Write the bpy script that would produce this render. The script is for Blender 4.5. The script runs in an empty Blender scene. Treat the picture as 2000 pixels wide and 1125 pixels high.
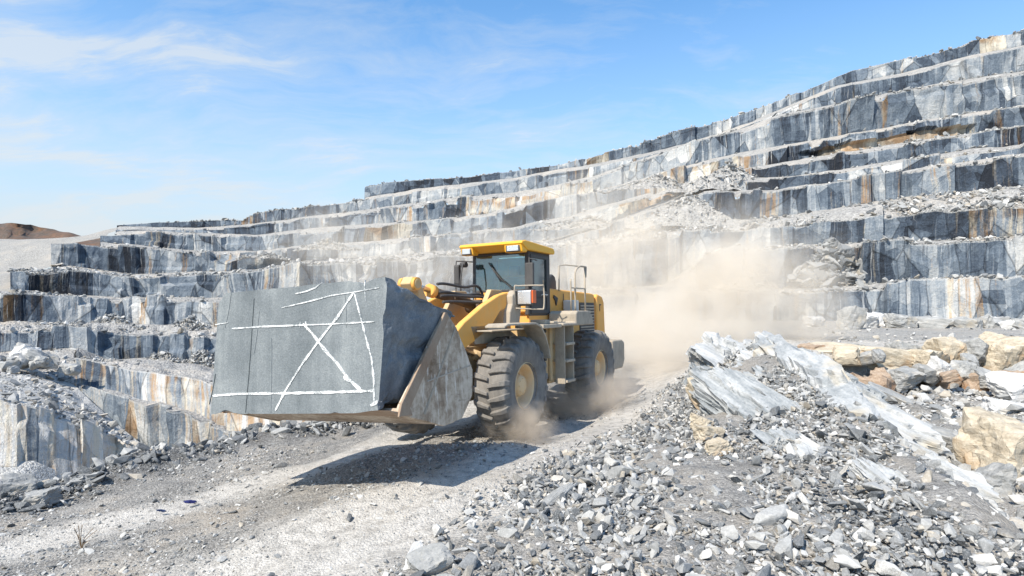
import bpy, bmesh, math, random
import numpy as np
from mathutils import Vector, Matrix
random.seed(7); rng = np.random.default_rng(7)
S = bpy.context.scene; COL = S.collection
# ------------------------------------------------------------------ camera, light, exposure
# measured frame: camera at the origin, +Y into the picture, one unit = one metre
F, CX, HY = 1150.0, 1000.0, 575.0            # focal length and horizon of the photograph (2000 px wide)
cam = bpy.data.cameras.new('camera'); cam.sensor_width = 36; cam.lens = 36*F/2000
cam.shift_y = (HY-562.5)/2000; cam.clip_start = 0.1; cam.clip_end = 6000
cob = bpy.data.objects.new('camera', cam); COL.objects.link(cob)
cob.rotation_euler = (math.radians(90), 0, 0); S.camera = cob
SUN = Vector((-.58, -.66, 1.0)).normalized()
sl = bpy.data.lights.new('sun', 'SUN'); sl.energy = 4.9; sl.angle = math.radians(.5); sl.color = (1, .925, .81)
so = bpy.data.objects.new('sun', sl); COL.objects.link(so)
so.rotation_euler = SUN.to_track_quat('Z', 'Y').to_euler(); so.location = (0, 0, 40)
S.view_settings.view_transform = 'Standard'; S.view_settings.look = 'None'
S.view_settings.gamma = 1; S.view_settings.exposure = 0.42
S.render.engine = 'CYCLES'
S.cycles.use_denoising = True
S.cycles.volume_step_rate = 0.6; S.cycles.volume_max_steps = 128
S.cycles.volume_bounces = 3; S.cycles.max_bounces = 8; S.cycles.transparent_max_bounces = 12

# ------------------------------------------------------------------ node helpers
class NT:
    def __init__(s, tree): s.t = tree; tree.nodes.clear()
    def n(s, typ, inp=None, **kw):
        nd = s.t.nodes.new(typ)
        for k, v in kw.items(): setattr(nd, k, v)
        for k, v in (inp or {}).items(): s.put(nd.inputs[k], v)
        return nd
    def put(s, sock, v):
        if isinstance(v, bpy.types.NodeSocket): s.t.links.new(v, sock)
        elif isinstance(v, (tuple, list)) and len(v) == 3 and sock.type == 'RGBA': sock.default_value = (*v, 1)
        else: sock.default_value = v
    def math(s, op, a, b=0.0, clamp=False):
        nd = s.n('ShaderNodeMath', {0: a, 1: b}, operation=op); nd.use_clamp = clamp; return nd.outputs[0]
    def mix(s, f, a, b, mode='MIX'):
        nd = s.n('ShaderNodeMix', data_type='RGBA', blend_type=mode)
        s.put(nd.inputs[0], f); s.put(nd.inputs[6], a); s.put(nd.inputs[7], b); return nd.outputs[2]
    def ramp(s, f, stops):
        nd = s.n('ShaderNodeValToRGB', {0: f}); e = nd.color_ramp.elements
        while len(e) < len(stops): e.new(.5)
        for el, (p, c) in zip(e, stops):
            el.position = p; el.color = (*c, 1) if not isinstance(c, (int, float)) else (c, c, c, 1)
        return nd.outputs[0]
    def noise(s, vec, scale, detail=4, rough=.55, lac=2.0):
        d = {'Scale': scale, 'Detail': detail, 'Roughness': rough, 'Lacunarity': lac}
        if vec is not None: d['Vector'] = vec
        return s.n('ShaderNodeTexNoise', d).outputs[0]
    def vscale(s, vec, xyz, off=(0, 0, 0)):
        return s.n('ShaderNodeMapping', {'Vector': vec, 'Scale': xyz, 'Location': off}).outputs[0]
    def attr(s, name, out='Fac'): return s.n('ShaderNodeAttribute', attribute_name=name).outputs[out]
    def obj(s): return s.n('ShaderNodeTexCoord').outputs['Object']
    def pos(s): return s.n('ShaderNodeNewGeometry').outputs['Position']
    def bump(s, h, strength, dist): return s.n('ShaderNodeBump', {'Height': h, 'Strength': strength, 'Distance': dist}).outputs[0]
    def out(s, col, rough=.8, metal=0, normal=None, spec=.3, **kw):
        d = {'Base Color': col, 'Roughness': rough, 'Metallic': metal, 'Specular IOR Level': spec}; d.update(kw)
        if normal is not None: d['Normal'] = normal
        b = s.n('ShaderNodeBsdfPrincipled', d)
        o = s.n('ShaderNodeOutputMaterial'); s.t.links.new(b.outputs[0], o.inputs[0]); return b
def newmat(name):
    m = bpy.data.materials.new(name); m.use_nodes = True; return m, NT(m.node_tree)

# ------------------------------------------------------------------ sky
w = bpy.data.worlds.new('World'); S.world = w; w.use_nodes = True; g = NT(w.node_tree)
sky = g.n('ShaderNodeTexSky', sky_type='NISHITA', sun_disc=False)
sky.sun_elevation = math.asin(SUN.z); sky.sun_rotation = math.atan2(SUN.x, SUN.y)
sky.air_density = 1.0; sky.dust_density = .6; sky.ozone_density = 2.2; sky.altitude = 300
dv = g.n('ShaderNodeTexCoord').outputs['Generated']
sx = g.n('ShaderNodeSeparateXYZ', {0: dv})
hz = g.math('ADD', g.math('MAXIMUM', sx.outputs[2], 0.0), .22)
pv = g.n('ShaderNodeCombineXYZ', {0: g.math('DIVIDE', sx.outputs[0], hz), 1: g.math('DIVIDE', sx.outputs[1], hz), 2: 0.0}).outputs[0]
warp = g.n('ShaderNodeTexNoise', {'Vector': pv, 'Scale': 1.3, 'Detail': 3}).outputs['Color']
pv2 = g.n('ShaderNodeVectorMath', {0: pv, 1: g.n('ShaderNodeVectorMath', {0: warp, 3: .55}, operation='SCALE').outputs[0]}, operation='ADD').outputs[0]
c1 = g.noise(g.vscale(pv2, (.8, 2.0, 1), (4.1, 1.3, 0)), 2.0, 10, .64)
c2 = g.noise(g.vscale(pv, (.5, .6, 1), (2.2, .7, 0)), 1.0, 2)
westness = g.math('MULTIPLY', sx.outputs[0], -.22)
cl = g.math('ADD', g.math('ADD', g.math('MULTIPLY', c1, 1.35), g.math('MULTIPLY', c2, .55)), westness)
cm = g.ramp(g.math('SUBTRACT', cl, .25), [(.66, 0.0), (.86, .26), (1.08, .72)])
veil = g.ramp(sx.outputs[2], [(0.0, .97), (.09, .86), (.18, .56), (.30, .20), (.44, 0.0)])
base = g.mix(1.0, sky.outputs[0], (1.15, 1.62, 1.80), 'MULTIPLY')
base = g.mix(veil, base, (4.75, 5.25, 5.6))
fin = g.mix(cm, base, (5.4, 5.75, 6.0))
bg = g.n('ShaderNodeBackground', {0: fin, 1: .108}); wo = g.n('ShaderNodeOutputWorld'); w.node_tree.links.new(bg.outputs[0], wo.inputs[0])

# ------------------------------------------------------------------ numeric helpers
def W(px, py, D): return np.array([(px-CX)/F*D, D, (HY-py)/F*D])
def hsh(a):
    a = (a ^ (a >> 16)) * 0x45d9f3b & 0xffffffff; a = (a ^ (a >> 16)) * 0x45d9f3b & 0xffffffff
    return ((a ^ (a >> 16)) & 0xffffff)/float(0xffffff)
def vnoise(p, seed=0):
    p = np.asarray(p, float); i = np.floor(p).astype(np.int64); f = p-i; f = f*f*(3-2*f); r = 0
    for dx in (0, 1):
        for dy in (0, 1):
            for dz in (0, 1):
                h = hsh(((i[:, 0]+dx)*73856093 ^ (i[:, 1]+dy)*19349663 ^ (i[:, 2]+dz)*83492791 ^ (seed*2654435761)) & 0xffffffff)
                r = r+h*(f[:, 0] if dx else 1-f[:, 0])*(f[:, 1] if dy else 1-f[:, 1])*(f[:, 2] if dz else 1-f[:, 2])
    return r*2-1
def fbm(p, oct=4, seed=0, gain=.5):
    p = np.asarray(p, float); r = 0; a = 1
    for o in range(oct): r = r+a*vnoise(p*2**o+o*17.3, seed+o); a *= gain
    return r
def sstep(x, a, b): t = np.clip((x-a)/(b-a), 0, 1); return t*t*(3-2*t)
def link(name, me, mats, parent=None):
    ob = bpy.data.objects.new(name, me); COL.objects.link(ob)
    for m in (mats if isinstance(mats, (list, tuple)) else [mats]): me.materials.append(m)
    if parent is not None: ob.parent = parent
    return ob
def tag(o, label=None, cat=None, group=None, kind=None):
    if label: o['label'] = label
    if cat: o['category'] = cat
    if group: o['group'] = group
    if kind: o['kind'] = kind
    return o
def npmesh(name, V, Fc, smooth=False):
    V = np.asarray(V, np.float32); Fc = np.asarray(Fc, np.int32); k = Fc.shape[1]
    me = bpy.data.meshes.new(name); me.vertices.add(len(V)); me.vertices.foreach_set('co', V.ravel())
    me.loops.add(Fc.size); me.loops.foreach_set('vertex_index', Fc.ravel())
    me.polygons.add(len(Fc)); me.polygons.foreach_set('loop_start', np.arange(0, Fc.size, k, dtype=np.int32))
    me.polygons.foreach_set('use_smooth', np.full(len(Fc), smooth)); me.update(calc_edges=True); me.validate(); return me
def setattr_(me, name, typ, dom, data):
    a = me.attributes.new(name, typ, dom); a.data.foreach_set('vector' if typ == 'FLOAT_VECTOR' else 'value', np.asarray(data, np.float32).ravel())
def gridfaces(nr, nc):
    r, c = np.mgrid[0:nr-1, 0:nc-1]; i = (r*nc+c).ravel(); return np.stack([i, i+1, i+nc+1, i+nc], 1)

# ------------------------------------------------------------------ ground heights
PTS = np.array([(.26,9.66,-2.31),(-2.0,10.9,-2.62),(1.93,12.6,-2.38),(-.36,13.9,-2.5),(-1.2,5,-2.40),(-3,5,-2.70),(-5.35,6.15,-2.94),
 (-7.8,9,-3.2),(-5.2,12,-2.92),(-3.9,12.4,-2.75),(-2.5,7.5,-2.48),(-1.2,7.2,-2.27),(-5,9,-2.92),(-11,6,-3.45),(-13,9,-3.7),(-8,5,-3.2),(-4,3,-2.85),(-1,17,-2.45),
 (3,18,-2.25),(5,22,-2.05),(0,24,-2.35),(9,28,-2.1),(18,28,-2.1),(14,21,-1.85),(24,22,-1.9),(24,10,-1.9),(-.74,5.7,-2.36),(.33,7.7,-2.22),(2.2,10.4,-2.27),
 (4,13.9,-2.12),(6,18,-1.95),(5.2,13,-1.12),(4.6,9,-1.52),(4.4,7.5,-1.73),(4.0,5.6,-1.90),(3.6,4.5,-1.96),(3.3,3.2,-2.0),(6.5,16,-1.55),
 (8,19,-1.78),(3.3,10.5,-1.86),(2.4,7.5,-2.0),(1.9,5.5,-2.05),(.6,4.6,-2.18),(1.5,3.3,-2.15),(9,14,-1.6),(9,6,-1.9),(14,14,-1.8),(7,3,-2.0),(0,2.5,-2.4)])
def _U(r2): return r2*np.log(r2+1e-9)
def _tps(P):
    n = len(P); K = _U(((P[:, None, :2]-P[None, :, :2])**2).sum(2))+np.eye(n)*.6
    A = np.zeros((n+3, n+3)); A[:n, :n] = K; A[:n, n] = A[n, :n] = 1; A[:n, n+1:] = P[:, :2]; A[n+1:, :n] = P[:, :2].T
    return np.linalg.solve(A, np.concatenate([P[:, 2], np.zeros(3)]))
TPSW = _tps(PTS)
EDGE = np.array([(-30,-1),(-12.5,6.3),(-7.8,9),(-5.2,12),(-3.9,12.6),(-2.6,15.5),(-2.5,20),(-3.5,28),(-6,40),(-10,80)], float)
def edge_dist(x, y):
    best = np.full(x.shape, 1e9); sg = np.zeros(x.shape)
    for (ax, ay), (bx, by) in zip(EDGE[:-1], EDGE[1:]):
        dx, dy = bx-ax, by-ay; t = np.clip(((x-ax)*dx+(y-ay)*dy)/(dx*dx+dy*dy), 0, 1)
        d = np.hypot(x-ax-t*dx, y-ay-t*dy); s = np.sign(dx*(y-ay)-dy*(x-ax)); m = d < best
        best = np.where(m, d, best); sg = np.where(m, s, sg)
    return best*sg           # positive = the pit side
def gully_mask(x, y):
    xr = np.interp(y, [2,3.4,4.5,5.6,7.5,9,13,16,18.5], [3.0,3.3,3.6,4.0,4.45,4.7,5.5,7.0,8.6])
    yw = 18.6+.06*(x-8)
    return sstep(x-xr, .1, 1.5)*sstep(yw-y, 0, .9)
TRA = [(-9,5.0),(-5.95,6.84),(-4.44,7.86),(-2.9,8.9),(-1.8,10.8),(-.3,13.9)]
TRB = [(-5.0,3.6),(-2.64,5.4),(-1.16,6.7),(0.0,7.9),(.5,9.2),(1.95,12.6),(4.5,17.5)]
TRC = [(-4.0,3.0),(-1.6,5.4),(-.4,6.4),(.9,8.3),(2.6,11.8),(5,16)]
def pdist(x, y, L):
    b = np.full(x.shape, 1e9)
    for (ax, ay), (bx, by) in zip(L[:-1], L[1:]):
        dx, dy = bx-ax, by-ay; t = np.clip(((x-ax)*dx+(y-ay)*dy)/(dx*dx+dy*dy), 0, 1)
        b = np.minimum(b, np.hypot(x-ax-t*dx, y-ay-t*dy))
    return b
def H(x, y, detail=True):
    x = np.asarray(x, float); y = np.asarray(y, float)
    xs, ys = np.clip(x, -14, 25), np.clip(y, 2, 29)
    z = TPSW[-3]+TPSW[-2]*xs+TPSW[-1]*ys
    for (px, py, _), wgt in zip(PTS, TPSW[:-3]): z = z+wgt*_U((xs-px)**2+(ys-py)**2)
    z = z-.026*np.maximum(y-29, 0)*(1-.0*x)
    p = np.stack([x.ravel(), y.ravel(), np.zeros(x.size)], 1)
    n1 = fbm(p*.9, 4, 3).reshape(x.shape); n2 = fbm(p*4.5, 3, 9).reshape(x.shape)
    gm = gully_mask(x, y)
    z = z*(1-gm)+gm*(-2.85+.12*n1+.018*(y-12)*0)
    d = edge_dist(x, y)
    z = z+.27*np.exp(-((d+.40)/.48)**2)*(.7+.6*n1)*(y < 19)-.66*np.maximum(d-.1, 0)
    if detail:
        road = np.minimum(pdist(x, y, TRA), np.minimum(pdist(x, y, TRB), pdist(x, y, TRC)+.1))
        rough = sstep(road, .2, .9)
        z = z+(.018+.05*rough)*n1+(.006+.02*rough)*n2-.05*np.exp(-(road/.32)**2)+.03*np.exp(-((road-.55)/.14)**2)*(.6+.8*n1)
    return z
# ------------------------------------------------------------------ rock and ground materials
def rock_wall_mat():
    m, g = newmat('quarried_stone')
    uv = g.attr('wuv', 'Vector'); tone = g.attr('tone'); warm = g.attr('warm'); p = g.pos()
    # fractures lean a little, so the across-face coordinate is bent before use
    bend = g.n('ShaderNodeTexNoise', {'Vector': g.vscale(uv, (.11, .16, 1)), 'Scale': 1.0, 'Detail': 3}).outputs['Color']
    uvb = g.n('ShaderNodeVectorMath', {0: uv, 1: g.n('ShaderNodeVectorMath', {0: g.n('ShaderNodeVectorMath', {0: bend, 1: (.5, .5, .5)}, operation='SUBTRACT').outputs[0], 1: (1.1, 1.2, 0)}, operation='MULTIPLY').outputs[0]}, operation='ADD').outputs[0]
    def cells(sc, off, thin=False):
        v = g.n('ShaderNodeTexVoronoi', {'Vector': g.vscale(uvb, sc, off), 'Scale': 1.0, 'Randomness': 1.0})
        return g.n('ShaderNodeSeparateColor', {0: v.outputs['Color']}).outputs[0]
    k1 = cells((.26, .11, 1), (0, 0, 0)); k2 = cells((1.25, .05, 1), (5, 2, 1)); k3 = cells((.55, .42, 1), (9, 4, 2))
    edge = g.n('ShaderNodeTexVoronoi', {'Vector': g.vscale(uvb, (.26, .11, 1)), 'Scale': 1.0}, feature='DISTANCE_TO_EDGE').outputs[0]
    edge3 = g.n('ShaderNodeTexVoronoi', {'Vector': g.vscale(uvb, (.55, .42, 1), (9, 4, 2)), 'Scale': 1.0}, feature='DISTANCE_TO_EDGE').outputs[0]
    s1 = g.noise(g.vscale(uvb, (.8, .04, 1)), 1.0, 5, .65); s2 = g.noise(g.vscale(uvb, (4.2, .10, 1), (7, 3, 0)), 1.0, 6, .7)
    s3 = g.noise(p, .8, 7, .7); s4 = g.noise(p, 4.0, 6, .75)
    stk = g.ramp(g.noise(g.vscale(uv, (.07, .10, 1), (3, 1, 5)), 1.0, 2), [(.40, .15), (.60, 1.0)])      # where the face is streaked and where it is plain
    t = tone
    for q, amt in ((k1, .52), (g.math('ADD', .5, g.math('MULTIPLY', g.math('SUBTRACT', k2, .5), stk)), .42), (k3, .30), (s1, .22), (g.math('ADD', .5, g.math('MULTIPLY', g.math('SUBTRACT', s2, .5), stk)), .55), (s3, .46), (s4, .55)):
        t = g.math('ADD', t, g.math('MULTIPLY', g.math('SUBTRACT', q, .5), amt))
    t = g.math('ADD', .43, g.math('MULTIPLY', g.math('SUBTRACT', t, .46), .84))
    c = g.ramp(t, [(0.0, (.022, .026, .034)), (.20, (.056, .074, .100)), (.42, (.145, .178, .215)), (.60, (.285, .312, .335)), (.80, (.48, .48, .465)), (1.0, (.72, .70, .66))])
    w1 = g.noise(g.vscale(uvb, (.9, .05, 1), (31, 9, 4)), 1.0, 5, .7)
    wm = g.ramp(g.math('ADD', w1, g.math('ADD', g.math('MULTIPLY', warm, .26), g.math('MULTIPLY', g.math('SUBTRACT', s4, .5), .2))), [(.605, 0.0), (.71, .82)])
    wc = g.mix(g.ramp(g.noise(p, .25, 3), [(.42, 0.0), (.58, 1.0)]), (.40, .24, .11), (.62, .55, .43)); wc = g.mix(1.0, wc, g.ramp(t, [(0.0, .22), (.6, .9), (1.0, 1.2)]), 'MULTIPLY')
    c = g.mix(wm, c, wc)
    drip = g.ramp(g.noise(g.vscale(uvb, (6.5, .13, 1), (3, 17, 8)), 1.0, 4, .6), [(.62, 0.0), (.69, .7)]); c = g.mix(g.math('MULTIPLY', drip, stk), c, (.68, .68, .66))
    soot = g.ramp(g.noise(g.vscale(uvb, (2.3, .09, 1), (13, 7, 18)), 1.0, 4, .6), [(.62, 0.0), (.69, .7)]); c = g.mix(g.math('MULTIPLY', soot, stk), c, (.035, .042, .055))
    crk = g.math('MULTIPLY', g.ramp(edge, [(0.0, .5), (.022, 1.0)]), g.ramp(edge3, [(0.0, .8), (.02, 1.0)]))
    c = g.mix(1.0, c, g.n('ShaderNodeCombineColor', {0: crk, 1: crk, 2: crk}).outputs[0], 'MULTIPLY')
    f = g.math('MULTIPLY', g.attr('dust'), g.ramp(s4, [(.4, 0.2), (.6, 1.0)])); c = g.mix(f, c, (.54, .53, .505))
    h = g.math('ADD', g.math('ADD', g.math('MULTIPLY', k1, .5), g.math('MULTIPLY', k3, .5)), g.math('ADD', g.math('MULTIPLY', s2, .35), g.math('ADD', s3, g.math('MULTIPLY', s4, .6))))
    g.out(c, .85, normal=g.bump(h, 1.0, .35), spec=.2); return m
def gravel_mat(name, lo, hi, cream, scale=1.0, dirt=None):
    m, g = newmat(name); p = g.pos()
    v = g.n('ShaderNodeTexVoronoi', {'Vector': p, 'Scale': 26*scale, 'Randomness': 1.0})
    v2 = g.n('ShaderNodeTexVoronoi', {'Vector': p, 'Scale': 70*scale, 'Randomness': 1.0})
    a = g.noise(p, .8*scale, 5, .6); b = g.noise(p, 6*scale, 6, .7); c3 = g.noise(p, 40*scale, 4, .7)
    cv = g.n('ShaderNodeSeparateColor', {0: v.outputs['Color']}).outputs[0]
    cv2 = g.n('ShaderNodeSeparateColor', {0: v2.outputs['Color']}).outputs[1]
    t = g.math('ADD', g.math('MULTIPLY', a, .35), g.math('ADD', g.math('MULTIPLY', b, .35), g.math('ADD', g.math('MULTIPLY', cv, .25), g.math('MULTIPLY', cv2, .3))))
    col = g.ramp(t, [(.30, lo), (.62, tuple((x+y)/2 for x, y in zip(lo, hi))), (.92, hi)])
    col = g.mix(g.ramp(a, [(.5, 0.0), (.68, .55)]), col, cream)
    if dirt:
        tr = g.attr('track'); st = g.noise(g.n('ShaderNodeMapping', {'Vector': p, 'Rotation': (0, 0, math.radians(-38)), 'Scale': (.35, 5.5, 1)}).outputs[0], 1.0, 5, .65)
        col = g.mix(g.math('MULTIPLY', g.ramp(st, [(.48, 0.0), (.66, .55)]), g.math('ADD', g.math('MULTIPLY', tr, .6), .25)), col, (.56, .54, .505)); col = g.mix(g.ramp(g.math('SUBTRACT', 1.0, st), [(.55, 0.0), (.68, .45)]), col, (.12, .118, .115))
        dusty = g.mix(g.ramp(c3, [(.35, 0.0), (.7, 1.0)]), (.42, .395, .36), (.68, .65, .60))
        col = g.mix(g.math('MULTIPLY', tr, g.ramp(b, [(.36, .25), (.58, .92)])), col, dusty); col = g.mix(g.math('MULTIPLY', g.attr('bank'), .8), col, g.mix(cv, (.03, .032, .035), (.16, .165, .17)))
    h = g.math('ADD', g.math('MULTIPLY', v.outputs['Distance'], -.9), g.math('ADD', g.math('MULTIPLY', v2.outputs['Distance'], -.4), g.math('MULTIPLY', b, .5)))
    g.out(col, .92, normal=g.bump(h, .8, .03/scale), spec=.15); return m
def stone_mat(name, use_attr):
    m, g = newmat(name); p = g.pos() if use_attr else g.obj()
    r = g.attr('tone') if use_attr else g.n('ShaderNodeObjectInfo').outputs['Random']
    r2 = r; r3 = g.math('FRACT', g.math('MULTIPLY', r, 41.7))
    a = g.noise(p, 9, 5, .65); b = g.noise(p, 60, 4, .7)
    col = g.ramp(r2, [(0, (.11, .118, .125)), (.18, (.22, .227, .23)), (.5, (.37, .37, .36)), (.8, (.54, .53, .505)), (1, (.70, .68, .645))])
    col = g.mix(g.ramp(r3, [(.86, 0.0), (.93, .40), (1.0, .65)]), col, (.50, .42, .31))
    col = g.mix(.55, col, g.ramp(a, [(.3, .30), (.7, 1.0)]), 'MULTIPLY')
    col = g.mix(g.ramp(b, [(.5, 0.0), (.75, .5)]), col, (.62, .61, .585))
    g.out(col, .88, normal=g.bump(g.math('ADD', a, g.math('MULTIPLY', b, .4)), .5, .02), spec=.2); return m
def slab_mat(name, cols, cream, wet=.0):
    m, g = newmat(name); p = g.obj()
    s = g.noise(g.vscale(p, (.7, 3.2, 6.0)), 1.6, 6, .65); a = g.noise(p, 2.2, 5, .6); b = g.noise(p, 22, 5, .7)
    t = g.math('ADD', g.math('MULTIPLY', s, .6), g.math('ADD', g.math('MULTIPLY', a, .3), g.math('MULTIPLY', b, .25)))
    col = g.ramp(t, [(.36, cols[0]), (.54, cols[1]), (.74, cols[2])])
    col = g.mix(g.ramp(g.noise(p, 1.1, 4, .6), [(.54, 0.0), (.68, .7)]), col, cream)
    cr = g.n('ShaderNodeTexVoronoi', {'Vector': g.vscale(p, (1, 2.2, 2.2)), 'Scale': 1.6}, feature='DISTANCE_TO_EDGE').outputs[0]
    h = g.math('ADD', g.math('MULTIPLY', s, .8), g.math('ADD', g.math('MULTIPLY', b, .35), g.ramp(cr, [(0.0, 0.0), (.03, .10)])))
    g.out(col, .86, normal=g.bump(h, .9, .05), spec=.2); return m
M_WALL = rock_wall_mat()
M_LEDGE = gravel_mat('ledge_debris', (.18, .175, .17), (.54, .52, .485), (.47, .41, .34), .12)
M_GRND = gravel_mat('quarry_gravel', (.080, .078, .075), (.42, .40, .37), (.36, .31, .25), 1.5, True)
M_BENCH = gravel_mat('bench_gravel', (.19, .185, .175), (.49, .47, .435), (.43, .375, .31), .3)
M_FLOOR = gravel_mat('pale_stone_dust', (.22, .215, .205), (.70, .685, .65), (.62, .57, .49), .22); M_STUFF = stone_mat('loose_stone', True); M_STONE = stone_mat('broken_stone', False)
M_SLAB = slab_mat('pale_bedrock', ((.17, .185, .20), (.40, .405, .40), (.66, .655, .64)), (.52, .45, .34))
M_CREAM = slab_mat('cream_boulder', ((.20, .165, .12), (.47, .40, .30), (.66, .60, .49)), (.34, .20, .09))

# ------------------------------------------------------------------ the quarry benches
BASE = ([-300, 0, 200, 420, 700, 1000, 1300, 1600, 2000, 2400], [62, 80, 88, 92, 90, 84, 76, 68, 60, 53])
def L(*p): return np.array(p, float)
T12 = L((-300,630),(24,628),(200,629),(293,637),(400,636),(700,632),(1000,628),(1580,629),(2000,635),(2400,643))
C11 = L((-300,576),(0,575),(88,579),(213,584),(421,587),(700,585),(1000,580),(1300,575),(1541,565),(1685,559),(1790,551),(2000,544),(2400,531))
C9 = L((-300,576),(24,570),(60,573),(88,578),(213,584),(421,586),(700,584),(1000,579),(1300,560),(1395,500),(1433,491),(1597,481),(1720,477),(1860,472),(2000,465),(2400,445))
C8 = L((20,533),(133,529),(253,545),(347,541),(500,535),(600,518),(705,514),(900,500),(1090,487),(1300,461),(1422,451),(1510,444),(1632,432),(1825,412),(2000,405),(2400,390))
T6 = L((20,530),(133,526),(253,543),(347,539),(500,532),(600,514),(705,509),(900,494),(1090,474),(1200,462),(1300,443),(1378,431),(1478,424),(1613,410),(1727,390),(1869,374),(2000,360),(2400,318))
C6 = L((20,529),(133,525),(253,542),(347,538),(500,531),(600,513),(705,508),(900,493),(1090,472),(1195,440),(1300,402),(1375,374),(1513,374),(1613,362),(1727,344),(1812,330),(1904,317),(2000,303),(2400,245))
C5 = L((20,528),(133,524),(253,541),(347,537),(500,530),(600,512),(705,507),(900,492),(1090,470),(1195,436),(1300,396),(1380,366),(1421,350),(1542,349),(1648,335),(1727,321),(1833,305),(1904,292),(2000,285),(2400,232))
C4 = L((100,476),(187,476),(267,485),(373,495),(500,496),(600,483),(775,472),(845,465),(1002,448),(1107,427),(1195,401),(1300,372),(1400,346),(1469,331),(1527,321),(1648,303),(1712,292),(1822,275),(2000,253),(2400,190))
C3 = L((196,458),(267,455),(373,460),(500,464),(600,451),(740,441),(845,434),(950,422),(1020,404),(1160,381),(1265,352),(1350,325),(1440,304),(1469,299),(1549,285),(1673,264),(1819,239),(1904,225),(2000,211),(2400,130))
C2 = L((226,447),(384,450),(475,444),(600,428),(705,416),(810,401),(915,386),(1000,381),(1090,366),(1160,347),(1265,312),(1357,275),(1471,247),(1527,228),(1602,214),(1727,187),(1869,161),(2000,143),(2400,50))
C1 = L((228,440),(299,435),(384,432),(475,430),(482,421),(530,415),(600,405),(712,391),(810,374),(915,362),(1006,352),(1083,336),(1160,325),(1300,296),(1400,267),(1471,241),(1638,171),(1762,147),(1904,111),(2000,93),(2400,-10))
C0 = L((713,364),(726,361),(768,355),(845,350),(915,345),(1020,331),(1090,323),(1160,304),(1195,296),(1247,283),(1300,261),(1371,244),(1417,234),(1499,205),(1570,177),(1616,159),(1666,136),(1727,124),(1798,109),(1883,90),(1904,76),(2000,61),(2400,-60))
TINT = {  # (from px, to px, tone, warm): the stone's own colour along each bench
 'C0': [(700,1090,.22,0),(1090,1145,.5,.1),(1145,1195,.22,1.2),(1195,1500,.52,0),(1500,1750,.48,0),(1750,1880,.34,0),(1880,1915,.3,.2),(1915,1960,.5,1.5),(1960,2400,.5,0)],
 'C1': [(200,470,.30,0),(470,600,.45,.2),(600,1000,.60,.1),(1000,1600,.60,.1),(1600,2400,.52,0)],
 'C2': [(200,620,.5,0),(620,820,.62,.2),(820,905,.28,.1),(905,1160,.82,.7),(1160,1470,.64,.1),(1470,1900,.52,0),(1900,2400,.6,.1)],
 'C3': [(190,330,.22,0),(330,600,.50,.1),(600,720,.55,.1),(720,800,.58,1.2),(800,930,.42,0),(930,1080,.18,0),(1080,1265,.42,.1),(1265,1500,.78,.6),(1500,1560,.12,0),(1560,1600,.12,.1),(1600,1640,.36,1.3),(1640,1900,.44,1.5),(1900,1960,.2,.3),(1960,2400,.4,0)],
 'C4': [(90,128,.72,0),(128,280,.14,0),(280,500,.55,.25),(500,600,.35,0),(600,740,.45,0),(740,1000,.62,.1),(1000,1200,.6,.1),(1200,1468,.70,.9),(1468,1640,.12,0),(1640,1720,.4,0),(1720,1850,.10,0),(1850,2000,.42,.1),(2000,2400,.3,0)],
 'C5': [(1000,1460,.6,.4),(1460,1650,.22,0),(1650,1840,.45,.2),(1840,1860,.5,1),(1860,2400,.5,0)],
 'C6': [(1000,1370,.62,.45),(1370,1450,.22,.0),(1450,1480,.4,.1),(1480,1530,.62,.6),(1530,1545,.2,.1),(1545,1610,.6,.1),(1610,1760,.48,.15),(1760,1850,.36,.1),(1850,1990,.22,.1),(1990,2400,.5,.1)],
 'C8': [(20,60,.75,.1),(60,175,.12,0),(175,420,.45,0),(420,1300,.50,.05),(1300,1440,.45,.2),(1440,1500,.60,.2),(1500,1560,.30,.2),(1560,1640,.36,.0),(1640,1860,.30,0),(1860,2000,.26,.25),(2000,2400,.45,0)],
 'C9': [(1300,1440,.5,.2),(1440,1530,.42,.1),(1530,1640,.20,0),(1640,1820,.32,0),(1820,1960,.40,0),(1960,2400,.55,0)],
 'C11': [(-300,0,.3,0),(0,110,.14,.25),(110,160,.4,.2),(160,420,.66,.1),(420,1300,.5,.1),(1300,1780,.55,0),(1780,1850,.40,.1),(1850,1950,.55,.3),(1950,2400,.62,0)],
 'C5L': [(-300,0,.3,0),(0,140,.2,.1),(140,215,.56,0),(215,245,.3,0),(245,440,.48,.2),(440,1100,.5,.1)],
 'C6L': [(-300,200,.58,.5),(200,300,.66,.4),(300,420,.85,.6),(420,1100,.85,.7)],
 'M6L': [(-300,250,.68,.2),(250,270,.6,1.4),(270,330,.72,.1),(330,365,.5,.0),(365,390,.8,1.),(390,1100,.78,.6)],
 'C7L': [(-300,50,1.15,.7),(50,75,.6,.3),(75,300,1.2,.55)]}
def block_offsets(u, seed, amp):
    r = np.random.default_rng(seed); n = len(u); off = np.zeros(n); sl = np.zeros(n); idx = np.zeros(n, int); x = u[0]; k = 0
    while x < u[-1]:
        wd = r.choice([r.uniform(.8, 2.2), r.uniform(2, 5), r.uniform(4, 11)]); m = (u >= x) & (u < x+wd)
        off[m] = r.normal(0, amp)+(u[m]-x-wd/2)*r.normal(0, .09); sl[m] = r.normal(0, .05); idx[m] = k; x += wd; k += 1
    return off, sl, idx
RUB = []          # debris that lies along ledges: (points, sizes)
PROFILES = {}
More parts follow.
